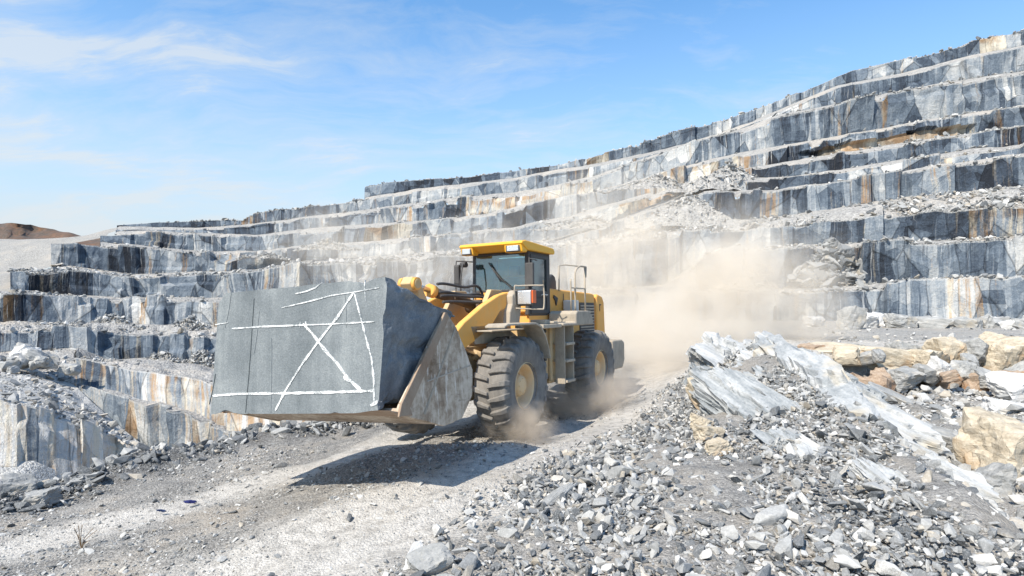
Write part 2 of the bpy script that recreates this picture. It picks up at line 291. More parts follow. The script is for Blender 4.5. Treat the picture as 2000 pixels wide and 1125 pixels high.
def tier(key, name, crest, dinc, toe, tinc=None, band=None, nr=9, amp=.55, batter=.5, Dtab=BASE, brk=1.0, ledge_to=None, rubble=1.0, jag=.42, step=4.0):
    """one quarried bench: a broken rock face from its toe up to its crest, and the debris-strewn ledge in front of its toe"""
    x0, x1 = crest[0, 0], crest[-1, 0]; px = np.arange(x0, x1+.1, step); n = len(px); seed = sum(map(ord, key))
    yc = np.interp(px, crest[:, 0], crest[:, 1]); D = np.interp(px, *Dtab)+(dinc if np.isscalar(dinc) else np.interp(px, *dinc))
    yt = np.interp(px, toe[:, 0], toe[:, 1])-(band or 0); yt = np.maximum(yt, yc+.3)
    def P(py, Dd): return np.stack([(px-CX)/F*Dd, Dd, (HY-py)/F*Dd], 1)
    T = P(yc, D); B = P(yt, D-(batter if np.isscalar(batter) else np.interp(px, *batter)))
    du = np.hypot(np.diff(T[:, 0]), np.diff(T[:, 1])); u = np.concatenate([[0], np.cumsum(du)])
    tx = np.gradient(T[:, 0]); ty = np.gradient(T[:, 1]); ln = np.hypot(tx, ty); nrm = np.stack([ty/ln, -tx/ln, 0*tx], 1)
    hgt = np.maximum(T[:, 2]-B[:, 2], .02)
    off, sl, idx = block_offsets(u, seed, amp); fade = np.clip(hgt/2.0, 0, 1)
    zj = fbm(np.stack([u*.5, 0*u, 0*u+seed], 1), 4, seed)*jag*.45*fade; r = np.random.default_rng(seed+5)
    bj = r.normal(0, jag*.75, idx.max()+1)[idx]*fade
    vs = np.concatenate([[0], np.linspace(0, .955, nr-2), [1.0]]); V = []; UV = []
    # a block may be broken: its upper part set back
    cut = r.uniform(.25, .85, idx.max()+1)[idx]; cutd = (r.random(idx.max()+1) < .40)[idx]*r.uniform(-.2, 1.5, idx.max()+1)[idx]
    for iv, v in enumerate(vs):
        p = B+(T-B)*v; p[:, 2] += (zj+bj)*v-(1.1 if iv == 0 else 0)
        q = np.stack([u, v*hgt*1.0+0*u, 0*u+seed], 1)
        o = off+sl*(v-.5)*hgt*2+fbm(q*.22, 3, seed+2)*.30+fbm(q*np.array([1.8, .9, 1]), 3, seed+8)*.07-brk*cutd*(v > cut)
        if key == 'C3': o = o-1.2*sstep(px, 1556, 1575)*sstep(1915-px, 0, 20)*(v < .52+.16*vnoise(np.stack([u*.35, 0*u, 0*u], 1), 3))   # the brown broken recess under the dark bed
        p = p+nrm*(o*fade)[:, None]; V.append(p); UV.append(np.stack([u, v*hgt, 0*u+seed*3.7], 1))
    V = np.concatenate(V); UV = np.concatenate(UV); Fc = gridfaces(nr, n)
    tints = TINT[key]; pc = px[:-1]+2; pcj = pc+fbm(np.stack([u[:-1]*.4, 0*pc, 0*pc], 1), 2, seed)*8
    tone = np.full(n-1, .5); warm = np.zeros(n-1)
    for a, b, t_, w_ in tints: m = (pcj >= a) & (pcj < b); tone[m] = t_; warm[m] = w_
    tone = tone+r.normal(0, .10, idx.max()+1)[idx][:-1]; warm = warm+(r.random(idx.max()+1) < .05)[idx][:-1]*.4
    tone = tone*.96+.0; rows = np.tile(tone, nr-1)+np.repeat(r.normal(0, .02, nr-1), n-1); wr = np.tile(warm, nr-1)
    dust = np.zeros((nr-1, n-1)); dust[-1] = .8
    if key == 'C3':
        rw = rows.reshape(nr-1, n-1); ww_ = wr.reshape(nr-1, n-1); mm = (pc > 1560) & (pc < 1905); up = vs[1:] > .56
        rw[np.ix_(up, mm)] = np.where(rng.random((up.sum(), mm.sum())) < .5, .16, .26); ww_[np.ix_(up, mm)] = 0; rows, wr = rw.ravel(), ww_.ravel()
    # side returns: the bench ends run back into the hill
    crest3 = V[-n:].copy()
    back = crest3+np.array([0, 7.0, 0])[None]*1.0; back[:, 2] += .35
    e0 = np.array([V[i*n] for i in range(nr)])+(np.array([.6, 1.2, -.3]) if key in ('C6L', 'M6L') else np.array([1.2, 9, 0])); k0 = len(V); V = np.concatenate([V, e0]); UV = np.concatenate([UV, UV[[i*n for i in range(nr)]]+np.array([9., 0, 0])])
    ef = [[k0+i, i*n, (i+1)*n, k0+i+1] for i in range(nr-1)]
    Fc = np.concatenate([Fc, np.array(ef)])
    me = npmesh(name, V, Fc)
    setattr_(me, 'wuv', 'FLOAT_VECTOR', 'POINT', UV)
    setattr_(me, 'tone', 'FLOAT', 'FACE', np.concatenate([rows, np.full(nr-1, tone[0])])); setattr_(me, 'warm', 'FLOAT', 'FACE', np.concatenate([wr, np.full(nr-1, warm[0])]))
    setattr_(me, 'dust', 'FLOAT', 'FACE', np.concatenate([dust.ravel(), np.zeros(nr-1)]))
    ob = link(name, me, M_WALL); tag(ob, kind='structure')
    PROFILES[key] = (px, crest3, B, nrm, fade)
    return ob
def ledge(name, front, back, nr=5, seed=1, mat=None, push=1.2, bulge=.25):
    """the debris-covered floor between a crest below and the toe of the next face"""
    pf, Pf = front; pb, Pb = back; px = np.arange(max(pf[0], pb[0]), min(pf[-1], pb[-1])+.1, 5.0); n = len(px)
    A = np.stack([np.interp(px, pf, Pf[:, k]) for k in range(3)], 1); Bk = np.stack([np.interp(px, pb, Pb[:, k]) for k in range(3)], 1)
    V = []
    for i, t in enumerate(np.linspace(0, 1, nr)):
        p = A+(Bk-A)*t
        if 0 < i < nr-1: p[:, 2] += fbm(np.stack([p[:, 0]*.35, p[:, 1]*.35, 0*px+seed], 1), 3, seed)*bulge
        if i == nr-1: p[:, 1] += push; p[:, 2] += .15
        V.append(p)
    me = npmesh(name, np.concatenate(V), gridfaces(nr, n)); ob = link(name, me, mat or M_LEDGE); tag(ob, kind='structure'); return A, Bk
LB = {}
def build_benches():
    I = lambda *a: ([p for p, _ in a], [d for _, d in a])
    tier('C11', 'quarry_terrace', C11, 1.0, T12, nr=12, batter=1.0, amp=.5)
    tier('C9', 'quarry_terrace', C9, 5.0, C11, band=4, nr=9)
    tier('C8', 'quarry_terrace', C8, 9.0, C9, band=4, nr=10)
    tier('C6', 'quarry_terrace', C6, 17.0, T6, nr=9)
    tier('C5', 'quarry_terrace', C5, 21.0, C6, band=4, nr=7)
    tier('C4', 'quarry_terrace', C4, 26.0, C5, band=5, nr=10)
    tier('C3', 'quarry_terrace', C3, 32.0, C4, band=6, nr=10)
    tier('C2', 'quarry_terrace', C2, 38.0, C3, band=6, nr=10)
    tier('C1', 'quarry_terrace', C1, 44.0, C2, band=6, nr=8, jag=.22)
    tier('C0', 'quarry_terrace', C0, 50.0, C1, band=6, nr=8, jag=.14, amp=.35, brk=.3)
    order = ['C11', 'C9', 'C8', 'C6', 'C5', 'C4', 'C3', 'C2', 'C1', 'C0']
    for i, (a, b) in enumerate(zip(order[:-1], order[1:])):
        LB[a] = ledge('terrace_ledge', (PROFILES[a][0], PROFILES[a][1]), (PROFILES[b][0], PROFILES[b][2]), seed=i+3, nr=6 if b == 'C6' else 4, bulge=.5 if b == 'C6' else .2)
    # top plateau behind the skyline
    for k, sd in (('C0', 1), ('C1', 2)):
        px, cr = PROFILES[k][0], PROFILES[k][1]; m = px <= (2400 if k == 'C0' else 720); b = cr[m].copy(); b[:, 1] += 18; b[:, 2] += .6
        ledge('terrace_ledge', (px[m], cr[m]), (px[m], b), seed=40+sd, bulge=.4)
        LB[k] = (cr[m], cr[m]+np.array([0, 1.6, .1]))
    # lower pit on the left
    D5 = ([-300, 0, 133, 267, 413, 600, 1000], [60, 76, 80, 82, 84, 84, 78])
    C5L = L((-300,638),(0,636),(133,643),(267,655),(413,661),(600,668),(1000,668)); T5L = L((-300,692),(0,685),(139,677),(200,703),(302,700),(378,712),(600,715),(1000,715))
    tier('C5L', 'pit_terrace', C5L, 0, T5L, nr=9, Dtab=D5, batter=1.0)
    D6 = ([145, 212, 348, 411, 500, 600, 1000], [72, 70, 66, 64, 60, 56, 50])
    C6L = L((145,701),(212,713),(348,734),(411,749),(500,770),(600,795),(1000,880)); M6 = L((145,749),(269,779),(302,788),(393,821),(466,852),(600,890),(1000,980))
    tier('C6L', 'pit_terrace', C6L, 0, M6, nr=9, Dtab=D6, batter=([145, 269, 411, 1000], [4.5, 4, 4.5, 4.5]), amp=.10, brk=0, jag=.12)
    DM = ([145, 269, 393, 466, 600, 1000], [66, 61, 57, 53.5, 49.5, 44])
    B6 = L((145,765),(169,790),(235,848),(251,862),(290,887),(363,912),(466,942),(600,960),(1000,1040))
    tier('M6L', 'pit_terrace', M6, 0, B6, nr=9, Dtab=DM, batter=1.2, amp=.12, brk=0, jag=.12)
    D7 = ([-300, 0, 73, 151, 210, 300], [40, 42, 43, 45, 47, 50]); C7 = L((-300,775),(0,784),(73,803),(151,827),(210,850),(300,885)); B7 = L((-300,925),(0,906),(54,908),(120,935),(200,960),(300,980))
    tier('C7L', 'pit_terrace', C7, 0, B7, Dtab=D7, batter=2.4, amp=.45, brk=.5, jag=.3, nr=16)
    px, cr, bt = PROFILES['C11'][:3]; m = px <= 1000
    LB['p1'] = ledge('pit_ledge', (PROFILES['C5L'][0], PROFILES['C5L'][1]), (px[m], bt[m]), nr=6, seed=61, bulge=.6)
    px, cr, bt = PROFILES['C5L'][:3]; m = px >= 145
    LB['p2'] = ledge('pit_ledge', (PROFILES['C6L'][0], PROFILES['C6L'][1]), (px[m], bt[m]), nr=6, seed=62, bulge=.5)
    # pit floor: from the foot of the low faces out to the near lip
    q5 = PROFILES['C5L']; q7 = PROFILES['C7L']; fx = np.arange(-300, 301, 5.0)
    yl = np.interp(fx, [-300, 0, 60, 110, 140, 169, 235, 262, 290, 300], [715, 712, 722, 742, 758, 788, 846, 868, 886, 892]); dl = np.interp(fx, [-300, 0, 60, 110, 140, 169, 235, 290, 300], [56, 70, 70, 68, 65.5, 60, 57, 54.5, 54])
    line1 = np.stack([(fx-CX)/F*dl, dl, (HY-yl)/F*dl], 1)
    m = q5[0] <= 150; m1 = fx <= 150
    LB['p4'] = ledge('pit_floor', (fx[m1], line1[m1]), (q5[0][m], q5[2][m]), nr=6, seed=66, bulge=.4, push=1.0)
    LB['p3'] = ledge('pit_floor', (q7[0], q7[1]), (fx, line1), nr=12, seed=63, bulge=.15, push=.6, mat=M_FLOOR)
    px, cr, bt = PROFILES['C6L'][:3]; LB['p5'] = ledge('pit_ledge', (PROFILES['M6L'][0], PROFILES['M6L'][1]), (px, bt), nr=4, seed=67, bulge=.15)
    q6 = PROFILES['M6L']; m = q6[0] >= 290; bp = q6[2][m]; fr = bp.copy(); fr[:, 1] -= 12; fr[:, 0] -= 2.0; fr[:, 2] -= 2.5
    ledge('pit_floor', (q6[0][m], fr), (q6[0][m], bp), nr=6, seed=64, mat=M_FLOOR)
    fr = q7[2].copy(); fr[:, 1] -= 16; fr[:, 0] += 3; fr[:, 2] -= 3
    ledge('pit_floor', (q7[0], fr), (q7[0], q7[2]), nr=6, seed=65, push=.5, mat=M_FLOOR)
    # graded slope that closes the benches on the far left
    rows = [(600, 84, 70), (577, 88, 92), (560, 95, 62), (535, 103, 30), (520, 110, 118), (500, 114, 112), (478, 118.5, 106), (466, 125, 200), (458, 130, 206), (449, 139, 232), (444, 146, 236)]
    V = []; cols = 46
    for py, Dd, xr in rows:
        xs = np.linspace(-420, xr+6, cols)
        lim = np.interp(xs, [-420, 0, 140, 190, 240], [470, 467, 464, 455, 440]); pyy = np.maximum(py, lim+.02*(py-440))
        V.append(np.stack([(xs-CX)/F*Dd, np.full(cols, Dd), (HY-pyy)/F*Dd], 1))
    V = np.concatenate(V); V[:, 2] += fbm(V*.12, 4, 77)*.55
    ob = link('gravel_slope', npmesh('gravel_slope', V, gridfaces(len(rows), cols), True), M_BENCH); tag(ob, kind='structure')
    # far brown ridge
    xs = np.linspace(-500, 330, 90); Dd = 620.
    top = np.interp(xs, [-500, -200, 0, 40, 90, 150, 175, 330], [430, 432, 437, 438, 446, 457, 462, 480])+fbm(np.stack([xs*.05, 0*xs, 0*xs], 1), 4, 5)*2.5
    V = []
    for t in np.linspace(0, 1, 8):
        y = 490+(top-490)*t; d = Dd+120*t+fbm(np.stack([xs*.03, 0*xs+t*5, 0*xs], 1), 3, 6)*25
        V.append(np.stack([(xs-CX)/F*d, d, (HY-y)/F*d], 1))
    m, g = newmat('far_earth'); p = g.pos(); nn = g.noise(p, .05, 5, .6); n2 = g.noise(p, .25, 4, .6)
    g.out(g.mix(g.ramp(n2, [(.4, 0.0), (.65, .7)]), g.mix(g.ramp(nn, [(.4, 0.0), (.6, 1.0)]), (.17, .095, .06), (.13, .10, .085)), (.055, .055, .045)), .95)
    ob = link('hill', npmesh('hill', np.concatenate(V), gridfaces(8, 90), True), m); tag(ob, kind='structure')
    # wide base ground under everything, out to the horizon
    V = np.array([(-3000, -300, -26), (3000, -300, -26), (3000, 4000, -26), (-3000, 4000, -26)], float)
    ob = link('terrain', npmesh('terrain', V, [[0, 1, 2, 3]]), M_BENCH); tag(ob, kind='structure')
build_benches()

# ------------------------------------------------------------------ near ground
def patch(name, x0, x1, y0, y1, st, mat, smooth=True, dz=0.0):
    xs = np.arange(x0, x1+st/2, st); ys = np.arange(y0, y1+st/2, st); X, Y = np.meshgrid(xs, ys); Z = H(X, Y)+dz
    me = npmesh(name, np.stack([X.ravel(), Y.ravel(), Z.ravel()], 1), gridfaces(len(ys), len(xs)), smooth)
    xr, yr = X.ravel(), Y.ravel()
    tr = np.maximum(np.maximum(sstep(-pdist(xr, yr, TRA), -.75, -.25), sstep(-pdist(xr, yr, TRB), -1.0, -.3)), sstep(-pdist(xr, yr, TRC), -.8, -.2))
    tr = np.maximum(tr, sstep(yr, 15, 20)*.9)*(1-gully_mask(xr, yr))*sstep(-edge_dist(xr, yr), .2, 1.2)
    nz = fbm(np.stack([xr*.8, yr*.8, 0*xr], 1), 4, 21); tr = np.clip(tr+nz*.28*(tr > .02), 0, 1)
    ed = edge_dist(xr, yr); setattr_(me, 'bank', 'FLOAT', 'POINT', np.clip(sstep(ed, -1.5, -.5)+nz*.5*(ed > -1.9), 0, 1)*sstep(18-yr, 0, 3))
    setattr_(me, 'track', 'FLOAT', 'POINT', tr); ob = link(name, me, mat); tag(ob, kind='structure'); return ob
patch('haul_road', -16, 24, 1.2, 26, .09, M_GRND)
# the bench beyond, out to the foot of the lowest face, and the slope that falls from its edge into the pit
xs = np.arange(-20, 64, .8); ys = np.arange(26, 92, .8); X, Y = np.meshgrid(xs, ys); Z = H(X, Y)
me = npmesh('quarry_bench', np.stack([X.ravel(), Y.ravel(), Z.ravel()], 1), gridfaces(len(ys), len(xs)), True)
setattr_(me, 'track', 'FLOAT', 'POINT', np.full(X.size, .9)); tag(link('quarry_bench', me, M_BENCH), kind='structure')
# ------------------------------------------------------------------ mesh builder for machines
class MB:
    def __init__(s): s.v = []; s.f = []; s.sm = []
    def add(s, V, Fs, smooth=False):
        k = len(s.v); s.v += [tuple(map(float, p)) for p in V]; s.f += [tuple(i+k for i in f) for f in Fs]; s.sm += [smooth]*len(Fs); return s
    def box(s, x0, x1, y0, y1, z0, z1):
        V = [(x, y, z) for x in (x0, x1) for y in (y0, y1) for z in (z0, z1)]
        return s.add(V, [(0,1,3,2),(4,6,7,5),(0,4,5,1),(2,3,7,6),(0,2,6,4),(1,5,7,3)])
    def prism(s, poly, y0, y1, ax='y'):
        """polygon in the x-z plane pushed out along y (or ax)"""
        n = len(poly)
        def P(a, b, t): return {'y': (a, t, b), 'x': (t, a, b), 'z': (a, b, t)}[ax]
        V = [P(a, b, y0) for a, b in poly]+[P(a, b, y1) for a, b in poly]
        return s.add(V, [tuple(range(n))[::-1], tuple(range(n, 2*n))]+[(i, (i+1) % n, n+(i+1) % n, n+i) for i in range(n)])
    def tube(s, pts, r, n=10, cap=True):
        pts = [Vector(p) for p in pts]; R = r if isinstance(r, (list, tuple)) else [r]*len(pts); V = []; Fs = []; ref = None
        for i, p in enumerate(pts):
            d = (pts[min(i+1, len(pts)-1)]-pts[max(i-1, 0)]).normalized()
            if ref is None: ref = d.orthogonal().normalized()
            ref = (ref-d*ref.dot(d)).normalized(); b = d.cross(ref)
            V += [tuple(p+(ref*math.cos(2*math.pi*k/n)+b*math.sin(2*math.pi*k/n))*R[i]) for k in range(n)]
        for i in range(len(pts)-1):
            Fs += [(i*n+k, i*n+(k+1) % n, (i+1)*n+(k+1) % n, (i+1)*n+k) for k in range(n)]
        s.add(V, Fs, True)
        if cap:
            m = len(pts)-1; s.add(V[:n], [tuple(range(n))[::-1]]); s.add(V[m*n:], [tuple(range(n))])
        return s
    def lathe(s, prof, n=40, c=(0, 0, 0), smooth=True):
        """profile of (radius, y) turned about the y axis"""
        V = []; m = len(prof)
        for k in range(n):
            a = 2*math.pi*k/n; V += [(c[0]+r*math.cos(a), c[1]+y, c[2]+r*math.sin(a)) for r, y in prof]
        Fs = [(k*m+i, k*m+i+1, ((k+1) % n)*m+i+1, ((k+1) % n)*m+i) for k in range(n) for i in range(m-1)]
        return s.add(V, Fs, smooth)
    def build(s, name, mat, parent=None, bevel=.012, seg=2):
        me = bpy.data.meshes.new(name); me.from_pydata(s.v, [], s.f); me.polygons.foreach_set('use_smooth', s.sm)
        bm = bmesh.new(); bm.from_mesh(me); bmesh.ops.remove_doubles(bm, verts=bm.verts, dist=1e-5); bmesh.ops.recalc_face_normals(bm, faces=bm.faces); bm.to_mesh(me); bm.free()
        ob = link(name, me, mat, parent)
        if bevel:
            md = ob.modifiers.new('bevel', 'BEVEL'); md.width = bevel; md.segments = seg; md.limit_method = 'ANGLE'; md.angle_limit = math.radians(35)
        return ob
def arc(pts, n=6):
    """round a polyline with Catmull-Rom"""
    P = [Vector(p) for p in pts]; out = []
    for i in range(len(P)-1):
        a, b, c, d = P[max(i-1, 0)], P[i], P[i+1], P[min(i+2, len(P)-1)]
        for k in range(n):
            t = k/n; out.append(.5*((2*b)+(c-a)*t+(2*a-5*b+4*c-d)*t*t+(3*b-a-3*c+d)*t**3))
    return out+[P[-1]]
# ------------------------------------------------------------------ machine materials
def paint(name, col, dustcol, amt, rough=.45, metal=0, scale=1.0, chips=0):
    m, g = newmat(name); p = g.obj()
    a = g.noise(p, 1.7*scale, 5, .65); b = g.noise(g.vscale(p, (1, 1, .35)), 9*scale, 5, .7); c = g.noise(p, 45*scale, 3, .7)
    t = g.math('ADD', g.math('MULTIPLY', a, .55), g.math('ADD', g.math('MULTIPLY', b, .4), g.math('MULTIPLY', c, .2)))
    f = g.ramp(t, [(.5-amt*.35, 0.0), (.85-amt*.3, min(1.0, .35+amt))])
    cc = g.mix(f, col, dustcol)
    if chips: cc = g.mix(g.ramp(g.noise(p, 14*scale, 6, .75), [(.60, 0.0), (.66, chips)]), cc, (.10, .075, .055))
    g.out(cc, g.ramp(f, [(0, rough), (1, .9)]), metal, normal=g.bump(g.math('ADD', c, b), .12, .01), spec=.45); return m
DUST = (.46, .42, .36)
Y_ = paint('yellow_paint', (.92, .37, .018), (.72, .44, .17), .44, .40, chips=.2)
Y_D = paint('dusty_yellow_paint', (.66, .38, .10), (.52, .40, .25), .62, .6, chips=.5)
Y_R = paint('roof_yellow_paint', (.92, .44, .010), (.70, .46, .14), .14, .35)
G_D = paint('dusty_grey_paint', (.16, .145, .125), (.46, .39, .30), .65, .6)
BLK = paint('black_paint', (.018, .018, .02), (.14, .13, .12), .35, .5)
RUB_M = paint('tyre_rubber', (.030, .030, .031), (.27, .25, .225), .55, .78)
RIM_M = paint('dusty_rim', (.80, .50, .20), (.74, .56, .36), .6, .6)
STL = paint('worn_steel', (.40, .335, .27), (.70, .60, .475), .75, .5, .2, chips=.55, scale=.9)
def steel():
    m, g = newmat('worn_steel'); p = g.obj()
    a = g.noise(p, 1.6, 6, .7); b = g.noise(p, 7, 6, .75); c = g.noise(g.vscale(p, (22, 22, 2.2)), 1.0, 4, .7); d = g.noise(g.vscale(p, (2.5, 2.5, 26)), 1.0, 4, .7)
    t = g.math('ADD', g.math('MULTIPLY', a, .55), g.math('ADD', g.math('MULTIPLY', b, .35), g.math('MULTIPLY', c, .2)))
    col = g.ramp(t, [(.40, (.20, .135, .085)), (.50, (.36, .275, .20)), (.58, (.55, .46, .36)), (.72, (.72, .65, .56))])
    col = g.mix(g.ramp(c, [(.60, 0.0), (.66, .65)]), col, (.78, .74, .68)); col = g.mix(g.ramp(d, [(.62, 0.0), (.68, .55)]), col, (.16, .125, .10))
    g.out(col, g.ramp(t, [(.4, .85), (.7, .5)]), .2, normal=g.bump(g.math('ADD', b, c), .35, .012), spec=.4); return m
STL = steel()
RUST = paint('rusty_edge', (.22, .12, .065), (.40, .32, .24), .5, .8, chips=.4)
OIL = paint('oily_metal', (.085, .06, .045), (.20, .15, .11), .5, .45, .3)
CHR = paint('chrome_rod', (.62, .58, .52), (.4, .33, .25), .2, .22, .9)
WHT = paint('white_plastic', (.70, .69, .66), (.5, .47, .42), .3, .5)
SEATM = paint('seat_cover', (.03, .033, .038), (.08, .08, .08), .2, .7)
def glass_mat(name, tint, refl):
    m, g = newmat(name); tr = g.n('ShaderNodeBsdfTransparent', {0: tint}); gl = g.n('ShaderNodeBsdfGlossy', {0: (.9, .95, 1), 1: .04})
    df = g.n('ShaderNodeBsdfDiffuse', {0: (.40, .40, .37)}); n = g.noise(g.obj(), 2.5, 5, .65)
    lw = g.n('ShaderNodeFresnel', {0: 1.5}).outputs[0]
    a = g.n('ShaderNodeMixShader', {0: g.math('ADD', lw, refl), 1: tr.outputs[0], 2: gl.outputs[0]})
    b = g.n('ShaderNodeMixShader', {0: g.ramp(n, [(.45, .03), (.75, .16)]), 1: a.outputs[0], 2: df.outputs[0]})
    o = g.n('ShaderNodeOutputMaterial'); m.node_tree.links.new(b.outputs[0], o.inputs[0]); return m
GLS = glass_mat('tinted_glass', (.55, .78, .80), .13); LGL = glass_mat('lamp_glass', (.9, .9, .88), .12)
WELD = paint('weld_bead', (.55, .50, .44), (.40, .33, .26), .6, .5, .4); AMB = paint('amber_lens', (.75, .10, .01), (.5, .3, .15), .1, .25); REFL = paint('lamp_reflector', (.80, .80, .80), (.6, .58, .54), .2, .15, .7)
# ------------------------------------------------------------------ the loader (x forward, y to its left, z up)
def loader():
    R0 = Matrix(((-.494796, .868924, -.012143), (-.868745, -.494253, .031573), (.021433, .026171, .999428)))
    R0 = R0 @ Matrix.Rotation(math.radians(-0.8), 3, 'X') if False else R0
    t = bpy.data.objects.new('wheel_loader', None); COL.objects.link(t); t.matrix_world = Matrix.Translation((-.0505, 11.757, -2.372)) @ R0.to_4x4()
    tag(t, 'dusty yellow wheel loader on the gravel road, carrying a stone block in its bucket', 'wheel loader')
    # ---- wheels
    def wheel(x, y, s):
        wh = MB().lathe([(.30, -.06*s), (.30, .0), (.27, .02*s)], 32).build('wheel', RIM_M, t, 0); wh.location = (x, y, .8 if (x < 0 or y > 0) else .64)
        prof = [(.355,-.24),(.40,-.275),(.50,-.30),(.60,-.312),(.68,-.305),(.735,-.28),(.755,-.22),(.76,-.1),(.76,.1),(.755,.22),(.735,.28),(.68,.305),(.60,.312),(.50,.30),(.40,.275),(.355,.24),(.35,0),(.355,-.24)]
        ty = MB().lathe(prof, 64)
        for k in range(22):
            for sd in (-1, 1):
                a0 = 2*math.pi*(k+(.5 if sd > 0 else 0))/22; path = []
                for (yy, da, r0, r1, hw) in [(.0, -.07, .74, .812, .036), (.10, -.035, .74, .815, .045), (.22, .0, .735, .808, .058), (.29, .02, .70, .765, .066), (.318, .03, .625, .665, .058)]:
                    path.append((yy*sd, a0+da, r0, r1, hw))
                V = []
                for (yy, a, r0, r1, hw) in path:
                    for (r, da) in ((r0, -hw*1.18), (r1, -hw*.84), (r1, hw*.84), (r0, hw*1.18)):
                        aa = a+da/.8*.8; V.append((r*math.cos(aa), yy, r*math.sin(aa)))
                m_ = len(path); Fs = [(i*4+j, i*4+j+1, (i+1)*4+j+1, (i+1)*4+j) for i in range(m_-1) for j in range(3)]+[(0,1,2,3), tuple((m_-1)*4+j for j in (3,2,1,0))]
                ty.add(V, Fs)
        ty.build('tyre', RUB_M, wh, .008, 1)
        rim = MB().lathe([(p, q*s) for p, q in [(.375,.275),(.392,.262),(.386,.235),(.350,.225),(.335,.20),(.325,.06),(.30,.02),(.25,.012),(.20,.02)]], 48)
        rim.build('rim', RIM_M, wh, 0)
        hub = MB().lathe([(p, q*s) for p, q in [(.235,.01),(.225,.06),(.185,.075),(.175,.15),(.15,.19),(.10,.20),(.04,.205),(.0,.205)]], 28)
        for k in range(12):
            a = k*math.pi/6; c = (.205*math.cos(a), .06*s, .205*math.sin(a)); hub.tube([c, (c[0], .095*s, c[2])], .016, 6)
        for k in range(8):
            a = k*math.pi/4; c = (.118*math.cos(a), .18*s, .118*math.sin(a)); hub.tube([c, (c[0], .212*s, c[2])], .012, 6)
        hub.build('hub', RIM_M, wh, 0)
    WB = 1.692
    for x in (WB, -WB):
        for s in (1, -1): wheel(x, 1.04*s, s)
    # ---- frames and axles
    MB().box(.42, 2.35, -.46, .46, .55, 1.45).prism([(.6,1.4),(.75,2.2),(1.0,2.42),(1.35,2.42),(1.6,2.1),(2.1,1.45)], .34, .44).prism([(.6,1.4),(.75,2.2),(1.0,2.42),(1.35,2.42),(1.6,2.1),(2.1,1.45)], -.44, -.34).box(1.1,1.3,-.4,.4,1.5,1.75).build('front_frame', Y_D, t)
    MB().box(-3.5, -.25, -.42, .42, .75, 1.35).box(-.6,.3,-.5,.5,1.25,1.62).build('rear_frame', Y_D, t)
    for x in (WB, -WB):
        MB().tube([(x,-.85,.8),(x,-.55,.8),(x,-.3,.8),(x,0,.8),(x,.3,.8),(x,.55,.8),(x,.85,.8)], [.24,.2,.16,.30,.16,.2,.24], 16).build('axle', OIL, t, 0)
    MB().tube([(.5,0,.85),(-.5,0,.9)], .07, 12).box(-.15,.45,-.22,.22,.5,1.2).build('articulation_joint', OIL, t)
    for s in (1, -1): MB().tube([(-.5,.42*s,.95),(.35,.36*s,.95)], .055, 10).tube([(.3,.36*s,.95),(.75,.33*s,.95)], .03, 8).build('steering_cylinder', OIL, t, 0)
    # ---- fenders
    for s in (1, -1):
        out = [(2.50,1.80),(2.40,1.835),(1.45,1.835),(1.25,1.78),(1.08,1.60),(.95,1.36),(.90,1.20)]
        inn = [(.925,1.19),(.975,1.35),(1.10,1.575),(1.27,1.745),(1.45,1.80),(2.40,1.80),(2.50,1.765)]
        fd = MB().prism(out+inn, 1.02*s, 1.38*s); fd.prism([(2.45,1.80),(1.4,1.80),(1.2,1.7),(1.0,1.35),(1.0,1.1),(.8,1.1),(.8,1.5),(2.3,1.5)], .68*s, .72*s); fd.box(1.2,2.3,.70*s,1.03*s,1.70,1.725)
        fd.build('front_fender', G_D, t, .01)
    # running boards, step units and rear fender boxes
    for s in (1, -1):
        # the mudguard over the rear wheel with its deck box
        MB().prism([(-.32,1.98),(-.40,2.03),(-.95,2.03),(-1.14,1.95),(-1.22,1.78),(-1.22,1.74),(.28,1.74),(.28,1.80),(-.32,1.80)], .74*s, 1.34*s).build('rear_fender', G_D, t, .03, 3)
        MB().box(.26,1.02,.72*s,1.30*s,1.72,1.79).box(.55,.75,.9*s,1.2*s,1.79,1.87).box(.30,.48,1.0*s,1.24*s,1.79,1.84).build('deck_plate', G_D, t, .012)
        MB().box(-.28,.85,.50*s,1.02*s,.80,1.72).box(.20,.30,1.02*s,1.08*s,.72,1.72).box(.62,.68,1.02*s,1.06*s,.8,1.72).box(-.25,.22,.6*s,1.0*s,.66,.80).build('fuel_tank', Y_D, t, .025, 3)
        for z in (1.14, 1.42, 1.66): MB().tube([(.48,1.02*s,z),(.48,1.07*s,z)], .035, 8).build('bolt_cap', BLK, t, 0)
        st = MB()
        st.box(.13,.155,1.10*s,1.30*s,.66,1.74).box(-.275,-.25,1.10*s,1.30*s,.66,1.74)
        st.build('ladder_frame', G_D, t, .006)
        for z in (.68, 1.06, 1.38): MB().box(-.25,.13,1.06*s,1.34*s,z,z+.05).build('ladder_step', G_D, t, .008)
    # ---- cab
    cab = MB().box(-.45,.42,-.70,.70,1.62,1.98).prism([(.42,1.98),(.50,2.02),(.50,2.40),(.42,2.43)], -.66, .66).box(-.47,-.40,-.70,.70,1.9,3.14)
    cab.build('cab_body', Y_, t, .015)
    fr = MB()
    for s in (1, -1):
        fr.prism([(.40,1.96),(.49,1.96),(.47,3.17),(.39,3.17)], .64*s, .72*s).box(-.45,-.35,.63*s,.72*s,1.96,3.17)
        fr.box(-.35,.40,.66*s,.71*s,3.10,3.17).box(-.35,.42,.66*s,.71*s,1.94,2.0)
    fr.box(.42,.48,-.64,.64,3.12,3.17).box(.43,.50,-.64,.64,2.40,2.45)
    fr.build('cab_frame', BLK, t, .012)
    MB().prism([(.455,2.44),(.465,2.44),(.45,3.13),(.44,3.13)], -.64, .64).build('windscreen', GLS, t, 0)
